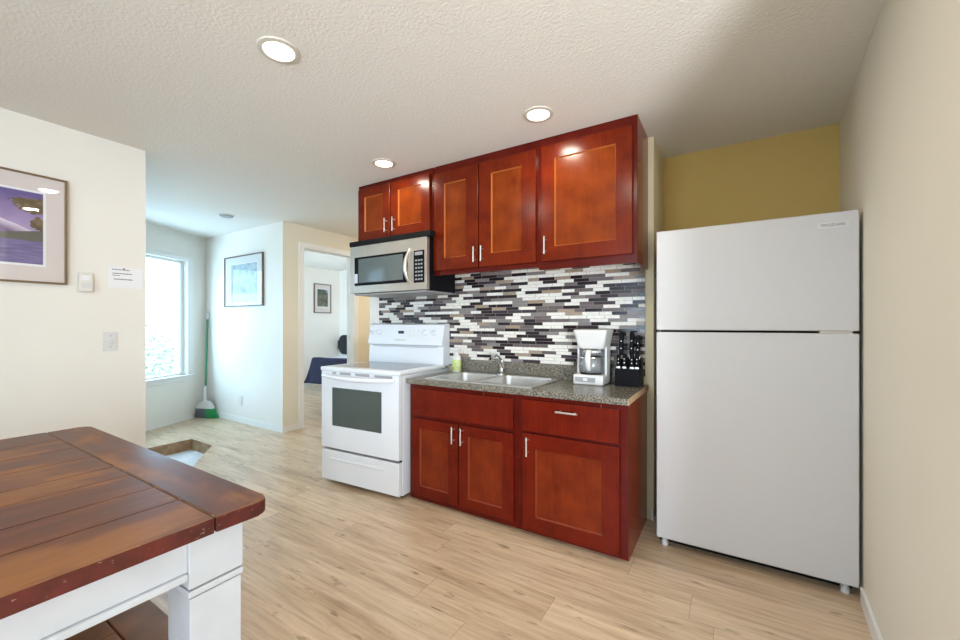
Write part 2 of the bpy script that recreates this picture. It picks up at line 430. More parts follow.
me = bpy.data.meshes.new('floor'); bm.to_mesh(me); bm.free(); me.materials.append(M['floor'])
fo = bpy.data.objects.new('floor', me); COL.objects.link(fo); fo['kind'] = 'structure'; ROOTM[fo] = Matrix()
# recess: sides of cut wood and a pale sunken floor
bm = bmesh.new(); n = len(PIT); D = 0.11
for i in range(n):
    a = PIT[i]; b = PIT[(i+1) % n]
    quad(bm, (*a, 0), (*b, 0), (*b, -D), (*a, -D))
rs_ = struct('trim_recess_sides', bm, M['pit_wood'])
bm = bmesh.new(); bm.faces.new([bm.verts.new((x, y, -D)) for x, y in PIT]); struct('floor_recess', bm, M['pit_floor'])

# ceiling
bm = bmesh.new(); prism(bm, OUT, CZ, CZ+.1); struct('ceiling', bm, M['ceiling'])

# kitchen wall (solid block beside the fridge alcove)
sbox('wall_kitchen', (-2.815, KY, 0), (-0.392, 3.02, CZ), M['mid_cream'])
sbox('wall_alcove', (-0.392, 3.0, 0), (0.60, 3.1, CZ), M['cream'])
# right wall, slightly out of square
RA = (0.528, 3.02); RB = (0.405, 1.06)
bm = bmesh.new(); prism(bm, [RB, RA, (0.72, 3.02), (0.72, 1.06)], 0, CZ); struct('wall_right', bm, M['pale_cream'])
bm = bmesh.new()
d = (Vector((*RB, 0))-Vector((*RA, 0))).normalized(); nn = Vector((d.y, -d.x, 0))*0.012
prism(bm, [RB, (0.4815, 2.30), (0.4815+nn.x, 2.30+nn.y), (RB[0]+nn.x, RB[1]+nn.y)], 0, 0.068); struct('baseboard_right', bm, M['trim'])
# room behind the camera
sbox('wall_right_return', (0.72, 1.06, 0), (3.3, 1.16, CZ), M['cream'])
sbox('wall_east', (3.3, -2.6, 0), (3.4, 1.16, CZ), M['white_wall'])
bm = bmesh.new()
WIN2 = [(1.85, 3.05, 0.05, 2.15), (-1.65, -0.15, 0.8, 2.1)]
xs = -3.4
for (a, b, z0, z1) in sorted(WIN2):
    box(bm, (xs, -2.6, 0), (a, -2.5, CZ)); box(bm, (a, -2.6, 0), (b, -2.5, z0)); box(bm, (a, -2.6, z1), (b, -2.5, CZ)); xs = b
box(bm, (xs, -2.6, 0), (3.4, -2.5, CZ)); struct('wall_rear', bm, M['white_wall'])
for k, (a, b, z0, z1) in enumerate(WIN2):
    bm = bmesh.new()
    for (x0, x1, y0, y1) in ((a, a+.05, z0, z1), (b-.05, b, z0, z1), (a, b, z0, z0+.05), (a, b, z1-.05, z1), ((a+b)/2-.03, (a+b)/2+.03, z0, z1)):
        box(bm, (x0, -2.58, y0), (x1, -2.52, y1), .004)
    struct('window_%d' % (k+2), bm, M['trim'])

# left partition wall with the framed print
LA = (-3.232, -2.5); LB = (-3.252, 1.08)
ld = (Vector((*LB, 0))-Vector((*LA, 0))).normalized(); ln = Vector((ld.y, -ld.x, 0))     # ln points into the room (+X)
def onL(s_y, off=0.0):
    t = (s_y-LA[1])/ld.y
    return Vector((*LA, 0))+ld*t+ln*off
bm = bmesh.new(); prism(bm, [LA, LB, (LB[0]-.12, LB[1]-.006), (LA[0]-.12, LA[1])], 0, CZ); struct('wall_left', bm, M['white_wall'])
bm = bmesh.new(); a = onL(-2.4); b = onL(1.08)
prism(bm, [(a.x, a.y), (b.x, b.y), (b.x+.012, b.y), (a.x+.012, a.y)], 0, .075); struct('baseboard_left', bm, M['trim'])

# window wall of the entry, set at an angle
WN = Vector((-WD.y, WD.x, 0))  # WN into the room
WRZ = math.atan2(WD.y, WD.x)
WM = Matrix.Translation(WA) @ Matrix.Rotation(WRZ, 4, 'Z')    # local x along wall, +y into the room
def wallbox(bm, x0, x1, y0, y1, z0, z1, bev=0.0):
    s = len(bm.verts); box(bm, (x0, y0, z0), (x1, y1, z1), bev); bm.verts.ensure_lookup_table()
    bmesh.ops.transform(bm, matrix=WM, verts=list(bm.verts)[s:])
GX0, GX1, GZ0, GZ1 = 0.30, 1.62, 0.555, 1.975
bm = bmesh.new()
wallbox(bm, -0.05, GX0, -0.14, 0, 0, CZ); wallbox(bm, GX1, 2.6, -0.14, 0, 0, CZ)
wallbox(bm, GX0, GX1, -0.14, 0, 0, GZ0); wallbox(bm, GX0, GX1, -0.14, 0, GZ1, CZ)
struct('wall_window', bm, M['white_wall'])
bm = bmesh.new()   # sash, deep inside the opening, plus flat casing and a sill
for (x0, x1, z0, z1) in ((GX0, GX0+.045, GZ0, GZ1), (GX1-.045, GX1, GZ0, GZ1), (GX0, GX1, GZ0, GZ0+.03), (GX0, GX1, GZ1-.03, GZ1)):
    wallbox(bm, x0, x1, -0.09, -0.05, z0, z1, .004)
win = struct('window_1', bm, M['trim'])
bm = bmesh.new(); wallbox(bm, GX0+.03, GX1-.03, -0.073, -0.069, GZ0+.02, GZ1-.02); o = obj('window_pane', bm, M['pane'], win)
bm = bmesh.new()
for (x0, x1, z0, z1) in ((GX0-.085, GX0, GZ0-.01, GZ1+.05), (GX1, GX1+.085, GZ0-.01, GZ1+.05), (GX0, GX1, GZ1, GZ1+.05), (GX0-.085, GX1+.085, GZ0-.065, GZ0-.012)):
    wallbox(bm, x0, x1, 0, .014, z0, z1, .003)
struct('trim_1', bm, M['trim'])
bm = bmesh.new(); wallbox(bm, GX0-.10, GX1+.10, -.06, .035, GZ0-.014, GZ0+.006, .004); struct('trim_2', bm, M['trim'])
bm = bmesh.new(); wallbox(bm, 0.0, 2.6, 0, .010, 0, .012); struct('baseboard_window', bm, M['trim'])
# wall closing the entry behind the partition
e = WM @ Vector((2.6, 0, 0))
bm = bmesh.new(); slab2d(bm, (-3.35, e.y), (e.x-.1, e.y), .1, 0, CZ); struct('wall_entry', bm, M['white_wall'])

# far entry wall with the print, and the wall with the bedroom door
sbox('wall_far', (-6.0, 2.60, 0), (-4.161, 2.72, CZ), M['white_wall'])
sbox('baseboard_far', (-5.86, 2.588, 0), (-4.16, 2.60, .07), M['trim'], .002)
DX = -4.16
DY0, DY1 = 2.846, 3.568
bm = bmesh.new()
box(bm, (DX-.12, 2.721, 0), (DX, DY0-.012, CZ)); box(bm, (DX-.0009, 2.601, 0), (DX, 2.7209, CZ)); box(bm, (DX-.12, DY0-.012, 2.078), (DX, DY1+.012, CZ)); box(bm, (DX-.12, DY1+.012, 0), (DX, 6.4, CZ))
struct('wall_hall', bm, M['pale_cream'])
sbox('baseboard_hall', (DX, 2.588, 0), (DX+.012, 2.787, .07), M['trim'], .002)
bm = bmesh.new()
box(bm, (DX, 2.788, 0), (DX+.016, DY0, 2.066)); box(bm, (DX, DY1, 0), (DX+.016, DY1+.078, 2.066)); box(bm, (DX, 2.788, 2.066), (DX+.017, DY1+.078, 2.125))
box(bm, (DX-.12, DY0-.011, 0), (DX-.0005, DY0, 2.066)); box(bm, (DX-.12, DY1, 0), (DX-.0005, DY1+.011, 2.066)); box(bm, (DX-.12, DY0-.011, 2.0665), (DX-.0005, DY1+.011, 2.0775))
dt = struct('trim_3', bm, M['trim'])
bx('strike_plate', (DX-.085, DY1-.002, .985), (DX-.055, DY1+.001, 1.045), M['nickel'], dt)
sbox('wall_hall_end', (DX, 5.4, 0), (-2.815, 5.5, CZ), M['pale_cream'])
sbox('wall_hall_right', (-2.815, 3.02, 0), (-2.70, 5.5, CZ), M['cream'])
# bedroom
sbox('wall_bedroom_left', (-7.12, 2.72, 0), (-7.0, 5.74, CZ), M['white_wall'])
sbox('wall_bedroom_back', (-7.0, 5.64, 0), (DX-.12, 5.74, CZ), M['white_wall'])
sbox('baseboard_bedroom', (-7.0, 2.72, 0), (-6.988, 5.64, .08), M['trim'], .002)
sbox('baseboard_kitchen', (-0.404, KY-.012, 0), (-0.392, KY, .07), M['trim'])

sbox('trim_4', (-2.823, KY-.008, 0), (-2.703, KY, CZ), M['white_wall'])
sbox('trim_5', (-2.823, KY, 0), (-2.815, 3.02, CZ), M['white_wall'])
# mosaic backsplash on the kitchen wall
sbox('trim_backsplash', (-2.70, KY-.010, 0.86), (-0.440, KY, 1.62), M['mosaic'])

# ground outside
bm = bmesh.new(); quad(bm, (-40, -30, -.35), (-8.3, -30, -.35), (-8.3, 40, -.35), (-40, 40, -.35)); o = struct('ground_outside', bm, M['lawn'])

# ================================================================== TABLE AND BENCH
TZ = 0.72; TX0, TX1, TY0, TY1 = -2.49, -1.044, -1.35, 0.616; SEAM = 0.482
def edge_stain(o):   # the rounded outer edges carry a darker maroon stain
    o.data.materials.append(M['table_edge']); o.data.materials.append(M['table_worn'])
    for f in o.data.polygons:
        if abs(f.normal.z) < .55: f.material_index = 1
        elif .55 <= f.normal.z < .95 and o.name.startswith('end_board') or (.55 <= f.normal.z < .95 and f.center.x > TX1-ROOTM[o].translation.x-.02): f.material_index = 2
t = thing('dining_table', 'large farmhouse dining table with dark plank top and white painted legs, in front left', 'table', ((TX0+TX1)/2, (TY0+TY1)/2, 0))
bm = bmesh.new(); xs = [TX0+.005, -2.09, -1.895, -1.70, -1.565, -1.389, -1.233, TX1]
xs = [TX0, -2.285, -2.09, -1.895, -1.70, -1.565, -1.389, -1.233, TX1]
for i in range(len(xs)-1):
    box(bm, (xs[i]+.0008, TY0+.13, TZ-.038), (xs[i+1]-.0008, SEAM-.0015, TZ), .0022, 2)
pt = obj('plank_top', bm, M['table_y'], t); edge_stain(pt)
for (y0, y1, sgn) in ((SEAM+.0015, TY1, 1), (TY0, TY0+.127, -1)):
    bm = bmesh.new(); r = .030; pts = []
    ye, yi = (y1, y0) if sgn > 0 else (y0, y1)
    pts.append((TX0, yi)); 
    for k in range(7):
        a = PI - (PI/2)*k/6; pts.append((TX0+r+r*math.cos(a), ye-sgn*r+sgn*r*math.sin(a)))
    for k in range(7):
        a = PI/2-(PI/2)*k/6; pts.append((TX1-r+r*math.cos(a), ye-sgn*r+sgn*r*math.sin(a)))
    pts.append((TX1, yi))
    prism(bm, pts, TZ-.038, TZ)
    es = [e for e in bm.edges if abs(e.verts[0].co.z-e.verts[1].co.z) < 1e-6]
    bmesh.ops.bevel(bm, geom=es, offset=.005, segments=3, affect='EDGES', profile=.5)
    edge_stain(obj('end_board', bm, M['table_x'], t))
def table_apron(lo, hi, axis, face):
    ap = bx('apron', lo, hi, M['table_white'], t, .002)
    b = bmesh.new(); lo2 = list(lo); hi2 = list(hi)
    lo2[axis] = face-.012 if face == hi[axis] else face-.010; hi2[axis] = face+.010 if face == hi[axis] else face+.012
    lo2[2] = .571; hi2[2] = .590
    box(b, lo2, hi2, .005, 3); obj('bead', b, M['table_white'], ap)
LX0, LX1, LY0, LY1 = -2.44, -1.092, -1.19, .571; LW = .125
table_apron((LX1-.032, LY0+LW, .574), (LX1-.008, LY1-LW, TZ-.038), 0, LX1-.008)
table_apron((LX0+.008, LY0+LW, .574), (LX0+.032, LY1-LW, TZ-.038), 0, LX0+.008)
table_apron((LX0+LW, LY1-.032, .574), (LX1-LW, LY1-.008, TZ-.038), 1, LY1-.008)
table_apron((LX0+LW, LY0+.008, .574), (LX1-LW, LY0+.032, TZ-.038), 1, LY0+.008)
for (x0, y0) in ((LX1-LW, LY1-LW), (LX0, LY1-LW), (LX1-LW, LY0), (LX0, LY0)):
    b = bmesh.new()
    box(b, (x0, y0, .548), (x0+LW, y0+LW, TZ-.038), .0025)
    box(b, (x0+.003, y0+.003, .0), (x0+LW-.003, y0+LW-.003, .523), .0025)
    box(b, (x0-.001, y0-.001, .527), (x0+LW+.001, y0+LW+.001, .544), .004)
    l = obj('leg', b, M['table_white'], t)
    bx('groove', (x0+.005, y0+.005, .515), (x0+LW-.005, y0+LW-.005, .555), M['groove'], l)

b0 = thing('bench', 'low wooden bench with dark plank seat tucked under the dining table', 'bench', (-1.30, -.3, 0))
SZ = .35; BX0, BX1 = -1.60, -1.222; BY1 = .506; BSM = .405
bm = bmesh.new()
for (x0, x1) in ((BX0, -1.41), (-1.41, BX1)):
    box(bm, (x0+.001, -1.10, SZ-.035), (x1-.001, BSM-.002, SZ), .003)
obj('seat', bm, M['bench_wood'], b0)
bx('end_board', (BX0, BSM+.002, SZ-.035), (BX1, BY1, SZ), M['bench_wood'], b0, .004)
bx('end_board', (BX0, -1.19, SZ-.035), (BX1, -1.104, SZ), M['bench_wood'], b0, .004)
for x0 in (BX0+.03, BX1-.09):
    for y0 in (.30, -1.10): bx('leg', (x0, y0, 0), (x0+.06, y0+.06, SZ-.035), M['table_white'], b0, .003)

# ================================================================== CABINETS
def shaker(name, x0, x1, z0, z1, yf, parent, stile=.085, rail=.082, thick=.020, m=None):
    b = bmesh.new(); d = .011
    yb = yf+thick
    outer = [(x0, z0), (x1, z0), (x1, z1), (x0, z1)]
    i0, i1, j0, j1 = x0+stile, x1-stile, z0+rail, z1-rail
    inner = [(i0, j0), (i1, j0), (i1, j1), (i0, j1)]
    e = .005
    inn2 = [(i0+e, j0+e), (i1-e, j0+e), (i1-e, j1-e), (i0+e, j1-e)]
    o2 = [(x0+.003, z0+.003), (x1-.003, z0+.003), (x1-.003, z1-.003), (x0+.003, z1-.003)]
    loops = [[b.verts.new((x, yb, z)) for x, z in outer], [b.verts.new((x, yf+.003, z)) for x, z in outer], [b.verts.new((x, yf, z)) for x, z in o2],
             [b.verts.new((x, yf, z)) for x, z in inner], [b.verts.new((x, yf+d, z)) for x, z in inn2]]
    for a, c in zip(loops, loops[1:]):
        for k in range(4): b.faces.new((a[k], a[(k+1) % 4], c[(k+1) % 4], c[k]))
    b.faces.new(loops[0]); b.faces.new(loops[-1])
    b.faces.ensure_lookup_table(); nf = len(b.faces)
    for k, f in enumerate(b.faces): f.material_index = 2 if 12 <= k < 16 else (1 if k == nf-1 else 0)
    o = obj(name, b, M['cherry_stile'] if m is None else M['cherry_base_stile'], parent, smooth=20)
    o.data.materials.append(m or M['cherry']); o.data.materials.append(M['cherry_highlight'] if m is None else M['cherry_base_highlight'])  # last slot: painted highlight on the panel bevel
    return o
def vhandle(x, z0, z1, yf, parent, r=.0055):
    b = bmesh.new(); y = yf-.028
    tube(b, [(x, y, z0), (x, y, z1)], r)
    for z in (z0+.018, z1-.018): tube(b, [(x, yf+.001, z), (x, y, z)], r*.75, 8)
    return obj('handle', b, M['nickel'], parent)
def hhandle(x0, x1, z, yf, parent, r=.0055):
    b = bmesh.new(); y = yf-.028
    tube(b, [(x0, y, z), (x1, y, z)], r)
    for x in (x0+.018, x1-.018): tube(b, [(x, yf+.001, z), (x, y, z)], r*.75, 8)
    return obj('handle', b, M['nickel'], parent)
def carcass(name_root, x0, x1, z0, z1, yf, yb, parent, frame):
    """face frame with openings as one mesh + box body"""
    up = .055 if z0 > 1 else 0.0
    b = bmesh.new(); box(b, (x0+.0165, yf+.018, z0+up), (x1-.0165, yb, z1 if z0 > 1 else .60), .001)
    box(b, (x0, yf+.018, z0+up), (x0+.016, yb, z1), .001); box(b, (x1-.016, yf+.018, z0 if x1 > -.5 else z0+up), (x1, yb, z1), .001)
    obj('body', b, M['cherry_side'], parent)
    b = bmesh.new()
    for (a, c, e, f) in frame: box(b, (a, yf, e), (c, yf+.019, f), .0012)
    obj('face_frame', b, M['cherry_dark'] if z0 > 1 else M['base_frame'], parent)

UY = 2.293; UD = 2.273
# upper cabinets
c1 = thing('upper_cabinet', 'short cherry wall cabinet with two small doors above the microwave', 'cabinet', (-2.215, 2.45, 1.855), group='cherry wall cabinets')
carcass('', -2.605, -1.825, 1.855, CZ, UY, KY, c1, [(-2.605, -2.575, 1.855, CZ), (-1.86, -1.825, 1.855, CZ), (-2.575, -1.86, 1.855, 1.885), (-2.575, -1.86, 2.27, CZ), (-2.25, -2.21, 1.885, 2.27)])
for (x0, x1, hx) in ((-2.592, -2.238, -2.268), (-2.226, -1.845, -2.186)):
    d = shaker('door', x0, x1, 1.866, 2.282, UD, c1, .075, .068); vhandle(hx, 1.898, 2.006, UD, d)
c2 = thing('upper_cabinet', 'tall cherry wall cabinet with two narrow doors, the middle wall cabinet beside the microwave', 'cabinet', (-1.41, 2.45, 1.535), group='cherry wall cabinets')
carcass('', -1.813, -1.0, 1.535, CZ, UY, KY, c2, [(-1.813, -1.78, 1.535, CZ), (-1.04, -1.0, 1.535, CZ), (-1.78, -1.04, 1.535, 1.59), (-1.78, -1.04, 2.25, CZ), (-1.44, -1.41, 1.59, 2.25)])
for (x0, x1, hx, st) in ((-1.807, -1.432, -1.450, .095), (-1.424, -1.013, -1.392, .095)):
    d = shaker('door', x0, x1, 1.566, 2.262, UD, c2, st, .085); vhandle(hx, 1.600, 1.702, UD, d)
c3 = thing('upper_cabinet', 'cherry wall cabinet with one wide door at the right end by the alcove', 'cabinet', (-.71, 2.45, 1.535), group='cherry wall cabinets')
carcass('', -0.999, -0.424, 1.518, CZ, UY, KY, c3, [(-0.999, -.95, 1.518, CZ), (-.46, -0.424, 1.518, CZ), (-.95, -.46, 1.518, 1.585), (-.95, -.46, 2.25, CZ)])
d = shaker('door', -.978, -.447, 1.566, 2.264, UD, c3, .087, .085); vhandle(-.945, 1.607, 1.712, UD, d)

# base cabinets
BYF = 2.078; BYD = 2.056; BTOP = .785
s1 = thing('base_cabinet', 'cherry sink base cabinet with two doors and a plain false front beside the stove', 'cabinet', (-1.435, 2.35, 0), group='cherry base cabinets')
carcass('', -1.852, -1.034, .0, BTOP, BYF, KY-.012, s1, [(-1.852, -1.80, .012, BTOP), (-1.075, -1.034, .012, BTOP), (-1.80, -1.075, .012, .06), (-1.80, -1.075, .55, .59), (-1.80, -1.075, .745, BTOP), (-1.46, -1.42, .06, .55)])
bx('false_front', (-1.820, BYD, .580), (-1.058, BYD+.02, .757), M['cherry_base_stile'], s1, .003)
for (x0, x1, hx) in ((-1.820, -1.446, -1.470), (-1.436, -1.056, -1.404)):
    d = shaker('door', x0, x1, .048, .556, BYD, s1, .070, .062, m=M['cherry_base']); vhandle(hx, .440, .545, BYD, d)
s2 = thing('base_cabinet', 'cherry base cabinet with one drawer over one door, right end of the counter', 'cabinet', (-.73, 2.35, 0), group='cherry base cabinets')
carcass('', -1.033, -.428, .0, BTOP, BYF, KY-.012, s2, [(-1.033, -.99, .012, BTOP), (-.48, -.428, .012, BTOP), (-.99, -.48, .012, .06), (-.99, -.48, .56, .60), (-.99, -.48, .745, BTOP)])
dr = bx('drawer', (-1.006, BYD, .586), (-.468, BYD+.02, .760), M['cherry_base_stile'], s2, .003); hhandle(-.790, -.672, .716, BYD, dr)
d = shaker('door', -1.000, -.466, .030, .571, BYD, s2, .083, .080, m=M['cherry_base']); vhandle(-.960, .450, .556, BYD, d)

# ------------------------------------------------------------------ countertop with sink cut-out
CT = .818; CX0, CX1, CY0 = -1.868, -.424, 2.050
SX0, SX1, SY0, SY1 = -1.735, -.950, 2.085, 2.575
ct = thing('countertop', 'grey speckled laminate countertop with low backsplash lip over the base cabinets', 'countertop', (-1.14, 2.33, BTOP))
bm = bmesh.new(); e = .012
box(bm, (CX0, CY0, BTOP), (CX1, SY0+e, CT)); box(bm, (CX0, SY1-e, BTOP), (CX1, KY-.011, CT))
box(bm, (CX0, SY0+e, BTOP), (SX0+e, SY1-e, CT)); box(bm, (SX1-e, SY0+e, BTOP), (CX1, SY1-e, CT))
obj('worktop', bm, M['counter'], ct)
bx('backsplash_lip', (CX0, KY-.030, CT-.002), (-.445, KY-.0105, .913), M['counter'], ct, .002)
o = bx('raw_end', (CX1, CY0+.001, BTOP+.001), (CX1+.004, KY-.012, CT-.001), M['raw_edge'], ct); o['label'] = 'bare tan particleboard end'

# ------------------------------------------------------------------ sink
sk = thing('sink', 'stainless steel double bowl drop in sink set in the counter', 'sink', ((SX0+SX1)/2, (SY0+SY1)/2, CT))
def basin(name, cell, inner, parent):
    b = bmesh.new(); (cx0, cx1, cy0, cy1) = cell; (ix0, ix1, iy0, iy1) = inner
    cx, cy, hx, hy = (ix0+ix1)/2, (iy0+iy1)/2, (ix1-ix0)/2, (iy1-iy0)/2
    inn = rrect(cx, cy, hx, hy, .045, 6)
    out = []
    for (x, y) in inn:
        dx, dy = (x-cx)/hx, (y-cy)/hy
        s = 1/max(abs(dx), abs(dy))
        px, py = dx*s, dy*s
        out.append((cx0 if px < -.999 else cx1 if px > .999 else cx0+(px+1)/2*(cx1-cx0), cy0 if py < -.999 else cy1 if py > .999 else cy0+(py+1)/2*(cy1-cy0)))
    zt = CT+.007
    L = [[b.verts.new((x, y, CT+.001)) for x, y in out], [b.verts.new((x*.997+cx*.003, y*.997+cy*.003, zt)) for x, y in out], [b.verts.new((x, y, zt)) for x, y in inn]]
    for (sc, dz) in ((.975, -.012), (.95, -.10), (.90, -.135), (.80, -.148), (.20, -.150)):
        L.append([b.verts.new((cx+(x-cx)*sc, cy+(y-cy)*sc, CT+dz)) for x, y in inn])
    n = len(inn)
    for a, c in zip(L, L[1:]):
        for k in range(n): b.faces.new((a[k], a[(k+1) % n], c[(k+1) % n], c[k]))
    b.faces.new(L[-1])
    o = obj(name, b, M['steel'], parent)
    b = bmesh.new(); lathe(b, [(.040, CT-.1495), (.040, CT-.146), (.028, CT-.146), (.024, CT-.149)], (cx, cy, 0), 20); obj('drain', b, M['chrome'], o)
mid = -1.372
basin('bowl', (SX0, mid, SY0, SY1), (SX0+.035, mid-.022, 2.122, 2.495), sk)
basin('bowl', (mid, SX1, SY0, SY1), (mid+.022, SX1-.040, 2.122, 2.515), sk)
# faucet
fx, fy = -1.400, 2.548
fa = thing('faucet', 'small chrome single lever faucet at the back of the sink', 'faucet', (fx, fy, CT+.007))
bm = bmesh.new(); lathe(bm, [(.030, 0), (.030, .006), (.024, .012), (.019, .016), (.018, .075), (.019, .080)], (fx, fy, CT+.007)); obj('base', bm, M['chrome'], fa)
bm = bmesh.new(); tube(bm, [(fx, fy+.004, CT+.05), (fx-.002, fy-.02, CT+.09), (fx-.006, fy-.075, CT+.128), (fx-.010, fy-.13, CT+.130), (fx-.012, fy-.15, CT+.110)], [.019, .018, .016, .015, .014]); obj('spout', bm, M['chrome'], fa)
bm = bmesh.new(); tube(bm, [(fx, fy, CT+.083), (fx, fy, CT+.108)], [.019, .016]); tube(bm, [(fx, fy, CT+.105), (fx-.01, fy-.02, CT+.135), (fx-.025, fy-.05, CT+.150)], [.008, .007, .009], 10); obj('lever', bm, M['chrome'], fa)

# ================================================================== RANGE
rx0, rx1 = -2.618, -1.874; ry = 2.03; rb = 2.600; RT = .868
rg = thing('stove', 'white freestanding electric range with smooth black glass cooktop', 'stove', ((rx0+rx1)/2, 2.3, 0))
bx('body', (rx0, ry, .022), (rx1, rb, RT-.03), M['appliance'], rg, .004)
bx('base_recess', (rx0+.03, ry+.03, 0), (rx1-.03, rb-.02, .03), M['dark'], rg)
bx('seam', (rx0+.004, ry-.012, .255), (rx1-.004, ry+.01, RT-.025), M['dark'], rg)
# oven door as frame around window
dY = 1.990; wx0, wx1, wz0, wz1 = -2.508, -2.025, .436, .719
bm = bmesh.new()
outer = rrect((rx0+rx1)/2, (.270+.838)/2, (rx1-rx0)/2-.002, (.838-.270)/2, .006, 3)
def door_frame(b, outer, win, yf, yb):
    cx, cz = (win[0]+win[1])/2, (win[2]+win[3])/2
    (ox0, ox1, oz0, oz1) = outer; (ix0, ix1, iz0, iz1) = win
    box(b, (ox0, yf, oz0), (ix0, yb, oz1), 0); box(b, (ix1, yf, oz0), (ox1, yb, oz1), 0)
    box(b, (ix0, yf, oz0), (ix1, yb, iz0), 0); box(b, (ix0, yf, iz1), (ix1, yb, oz1), 0)
door_frame(bm, (rx0+.001, rx1-.001, .270, .838), (wx0, wx1, wz0, wz1), dY, ry-.006)
od = obj('oven_door', bm, M['appliance'], rg)
bx('oven_window', (wx0-.001, dY+.003, wz0-.001), (wx1+.001, dY+.012, wz1+.001), M['oven_glass'], od)
bm = bmesh.new()   # bowed handle bar with two ends
pts = []
for k in range(17):
    u = k/16; x = rx0+.03+(rx1-rx0-.06)*u; bow = math.sin(PI*u)
    pts.append((x, dY-.012-.040*bow**.6,   .806-.010*bow))
tube(bm, pts, [.013+.005*math.sin(PI*k/16) for k in range(17)], 10)
obj('handle', bm, M['appliance'], od)
for (a, c) in ((-2.502, -2.462), (-2.425, -2.315), (-2.270, -2.135), (-2.09, -1.93)):
    bx('vent_slot', (a, dY-.0015, .817), (c, dY+.004, .834), M['grey_plastic'], od)
bm = bmesh.new(); box(bm, (rx0+.001, dY, .030), (rx1-.001, ry-.004, .253), .005)
dw = obj('storage_drawer', bm, M['appliance'], rg)
bm = bmesh.new(); box(bm, (rx0+.09, dY-.006, .182), (rx1-.13, dY+.004, .200), .005, 3); obj('drawer_lip', bm, M['appliance'], dw)
# cooktop
bm = bmesh.new(); box(bm, (rx0-.012, dY-.004, RT-.030), (rx1+.006, 2.545, RT), .010, 3); ck = obj('cooktop_frame', bm, M['appliance'], rg)
bx('cooktop_glass', (rx0+.055, dY+.075, RT-.004), (rx1-.062, 2.500, RT+.0015), M['cooktop'], ck, .001)
for (x, y, r) in ((-2.44, 2.17, .10), (-2.07, 2.17, .075), (-2.44, 2.38, .075), (-2.07, 2.38, .10)):
    b = bmesh.new(); N_ = 40
    v = [[b.verts.new((x+(r+q)*math.cos(2*PI*k/N_), y+(r+q)*math.sin(2*PI*k/N_), RT+.0019)) for k in range(N_)] for q in (0, .003)]
    for k in range(N_): b.faces.new((v[0][k], v[0][(k+1) % N_], v[1][(k+1) % N_], v[1][k]))
    obj('burner_ring', b, M['grey_plastic'], ck)
# backguard
gx0, gx1 = rx0-.024, rx1+.004
bm = bmesh.new(); prism(bm, [(2.512, RT-.01), (2.606, RT-.01), (2.606, 1.185), (2.590, 1.193), (2.548, 1.190), (2.532, 1.180), (2.500, 1.035), (2.500, 1.020), (2.520, 1.008)], gx0, gx1, 'x')
bg_ = obj('backguard', bm, M['appliance'], rg, smooth=30)
bx('lower_groove', (gx0+.05, 2.511, 1.000), (gx1-.05, 2.516, 1.004), M['grey_plastic'], bg_)
tilt = Vector((0, 2.532-2.500, 1.180-1.035)).normalized()
def gp(x, z, off=0): # point on tilted control face
    u = (z-1.035)/(1.180-1.035); return Vector((x, 2.500+.032*u-off, z))
def panel_patch(name, x0, x1, z0, z1, m, off=.0015):
    b = bmesh.new(); q = [gp(x0, z0, off), gp(x1, z0, off), gp(x1, z1, off), gp(x0, z1, off)]
    q2 = [p+Vector((0, off+.001, 0)) for p in q]
    A = [b.verts.new(p) for p in q]; B = [b.verts.new(p) for p in q2]
    b.faces.new(A); b.faces.new(B[::-1])
    for k in range(4): b.faces.new((A[k], A[(k+1) % 4], B[(k+1) % 4], B[k]))
    return obj(name, b, m, bg_)
panel_patch('clock_display', -2.322, -2.262, 1.108, 1.131, M['lcd'])
for k in range(3):
    for j in range(2): panel_patch('button', -2.215+k*.045, -2.19+k*.045, 1.085+j*.035, 1.102+j*.035, M['grey_plastic'] if False else M['plastic'], .002)
panel_patch('badge', -2.345, -2.235, 1.052, 1.062, M['micro_steel'])
for x in (-2.600, -2.525, -2.045, -1.955):
    b = bmesh.new(); c = gp(x, 1.120)
    R_ = Matrix.Translation(c) @ Matrix.Rotation(math.atan2(.032, .145), 4, 'X')
    lathe(b, [(.027, 0), (.027, .004), (.021, .008), (.018, .026), (.016, .028)], (0, 0, 0), 22, '-y')
    box(b, (-.004, -.034, -.017), (.004, -.024, .017), .002)
    bmesh.ops.transform(b, matrix=R_, verts=b.verts); obj('knob', b, M['appliance'], bg_)

# the stove stands slightly turned from the wall
rot = Matrix.Translation((-1.86, dY, 0)) @ Matrix.Rotation(math.radians(3.4), 4, 'Z') @ Matrix.Translation((1.86, -dY, 0))
rg.matrix_world = rot @ ROOTM[rg]

# ================================================================== MICROWAVE
mx0, mx1 = -2.603, -1.797; my = 2.200; mz0, mz1 = 1.432, 1.805
mw = thing('microwave', 'stainless steel over the range microwave with black side and top vent', 'microwave', ((mx0+mx1)/2, 2.4, mz0))
bx('housing', (mx0+.012, my+.03, mz0-.004), (-1.816, 2.555, 1.846), M['black'], mw, .003)
bx('wall_bracket', (mx0+.05, 2.55, mz0+.05), (-1.90, KY-.011, 1.80), M['dark'], mw)
bx('top_vent', (mx0-.005, my-.004, mz1+.001), (mx1+.022, my+.06, 1.846), M['dark'], mw, .006)
bm = bmesh.new(); box(bm, (mx0, my, mz0), (mx1-.012, my+.032, mz1), .004); fr = obj('front', bm, M['micro_steel'], mw)
bx('door_glass', (-2.548, my-.0025, 1.490), (-1.985, my+.006, 1.716), M['black'], fr, .002)
bx('viewing_screen', (-2.500, my-.0038, 1.512), (-2.030, my+.004, 1.700), M['micro_glass'], fr)
bx('sticker', (-2.545, my-.0036, 1.512), (-2.512, my-.0026, 1.585), M['sheet'], fr)
bm = bmesh.new(); pts = []
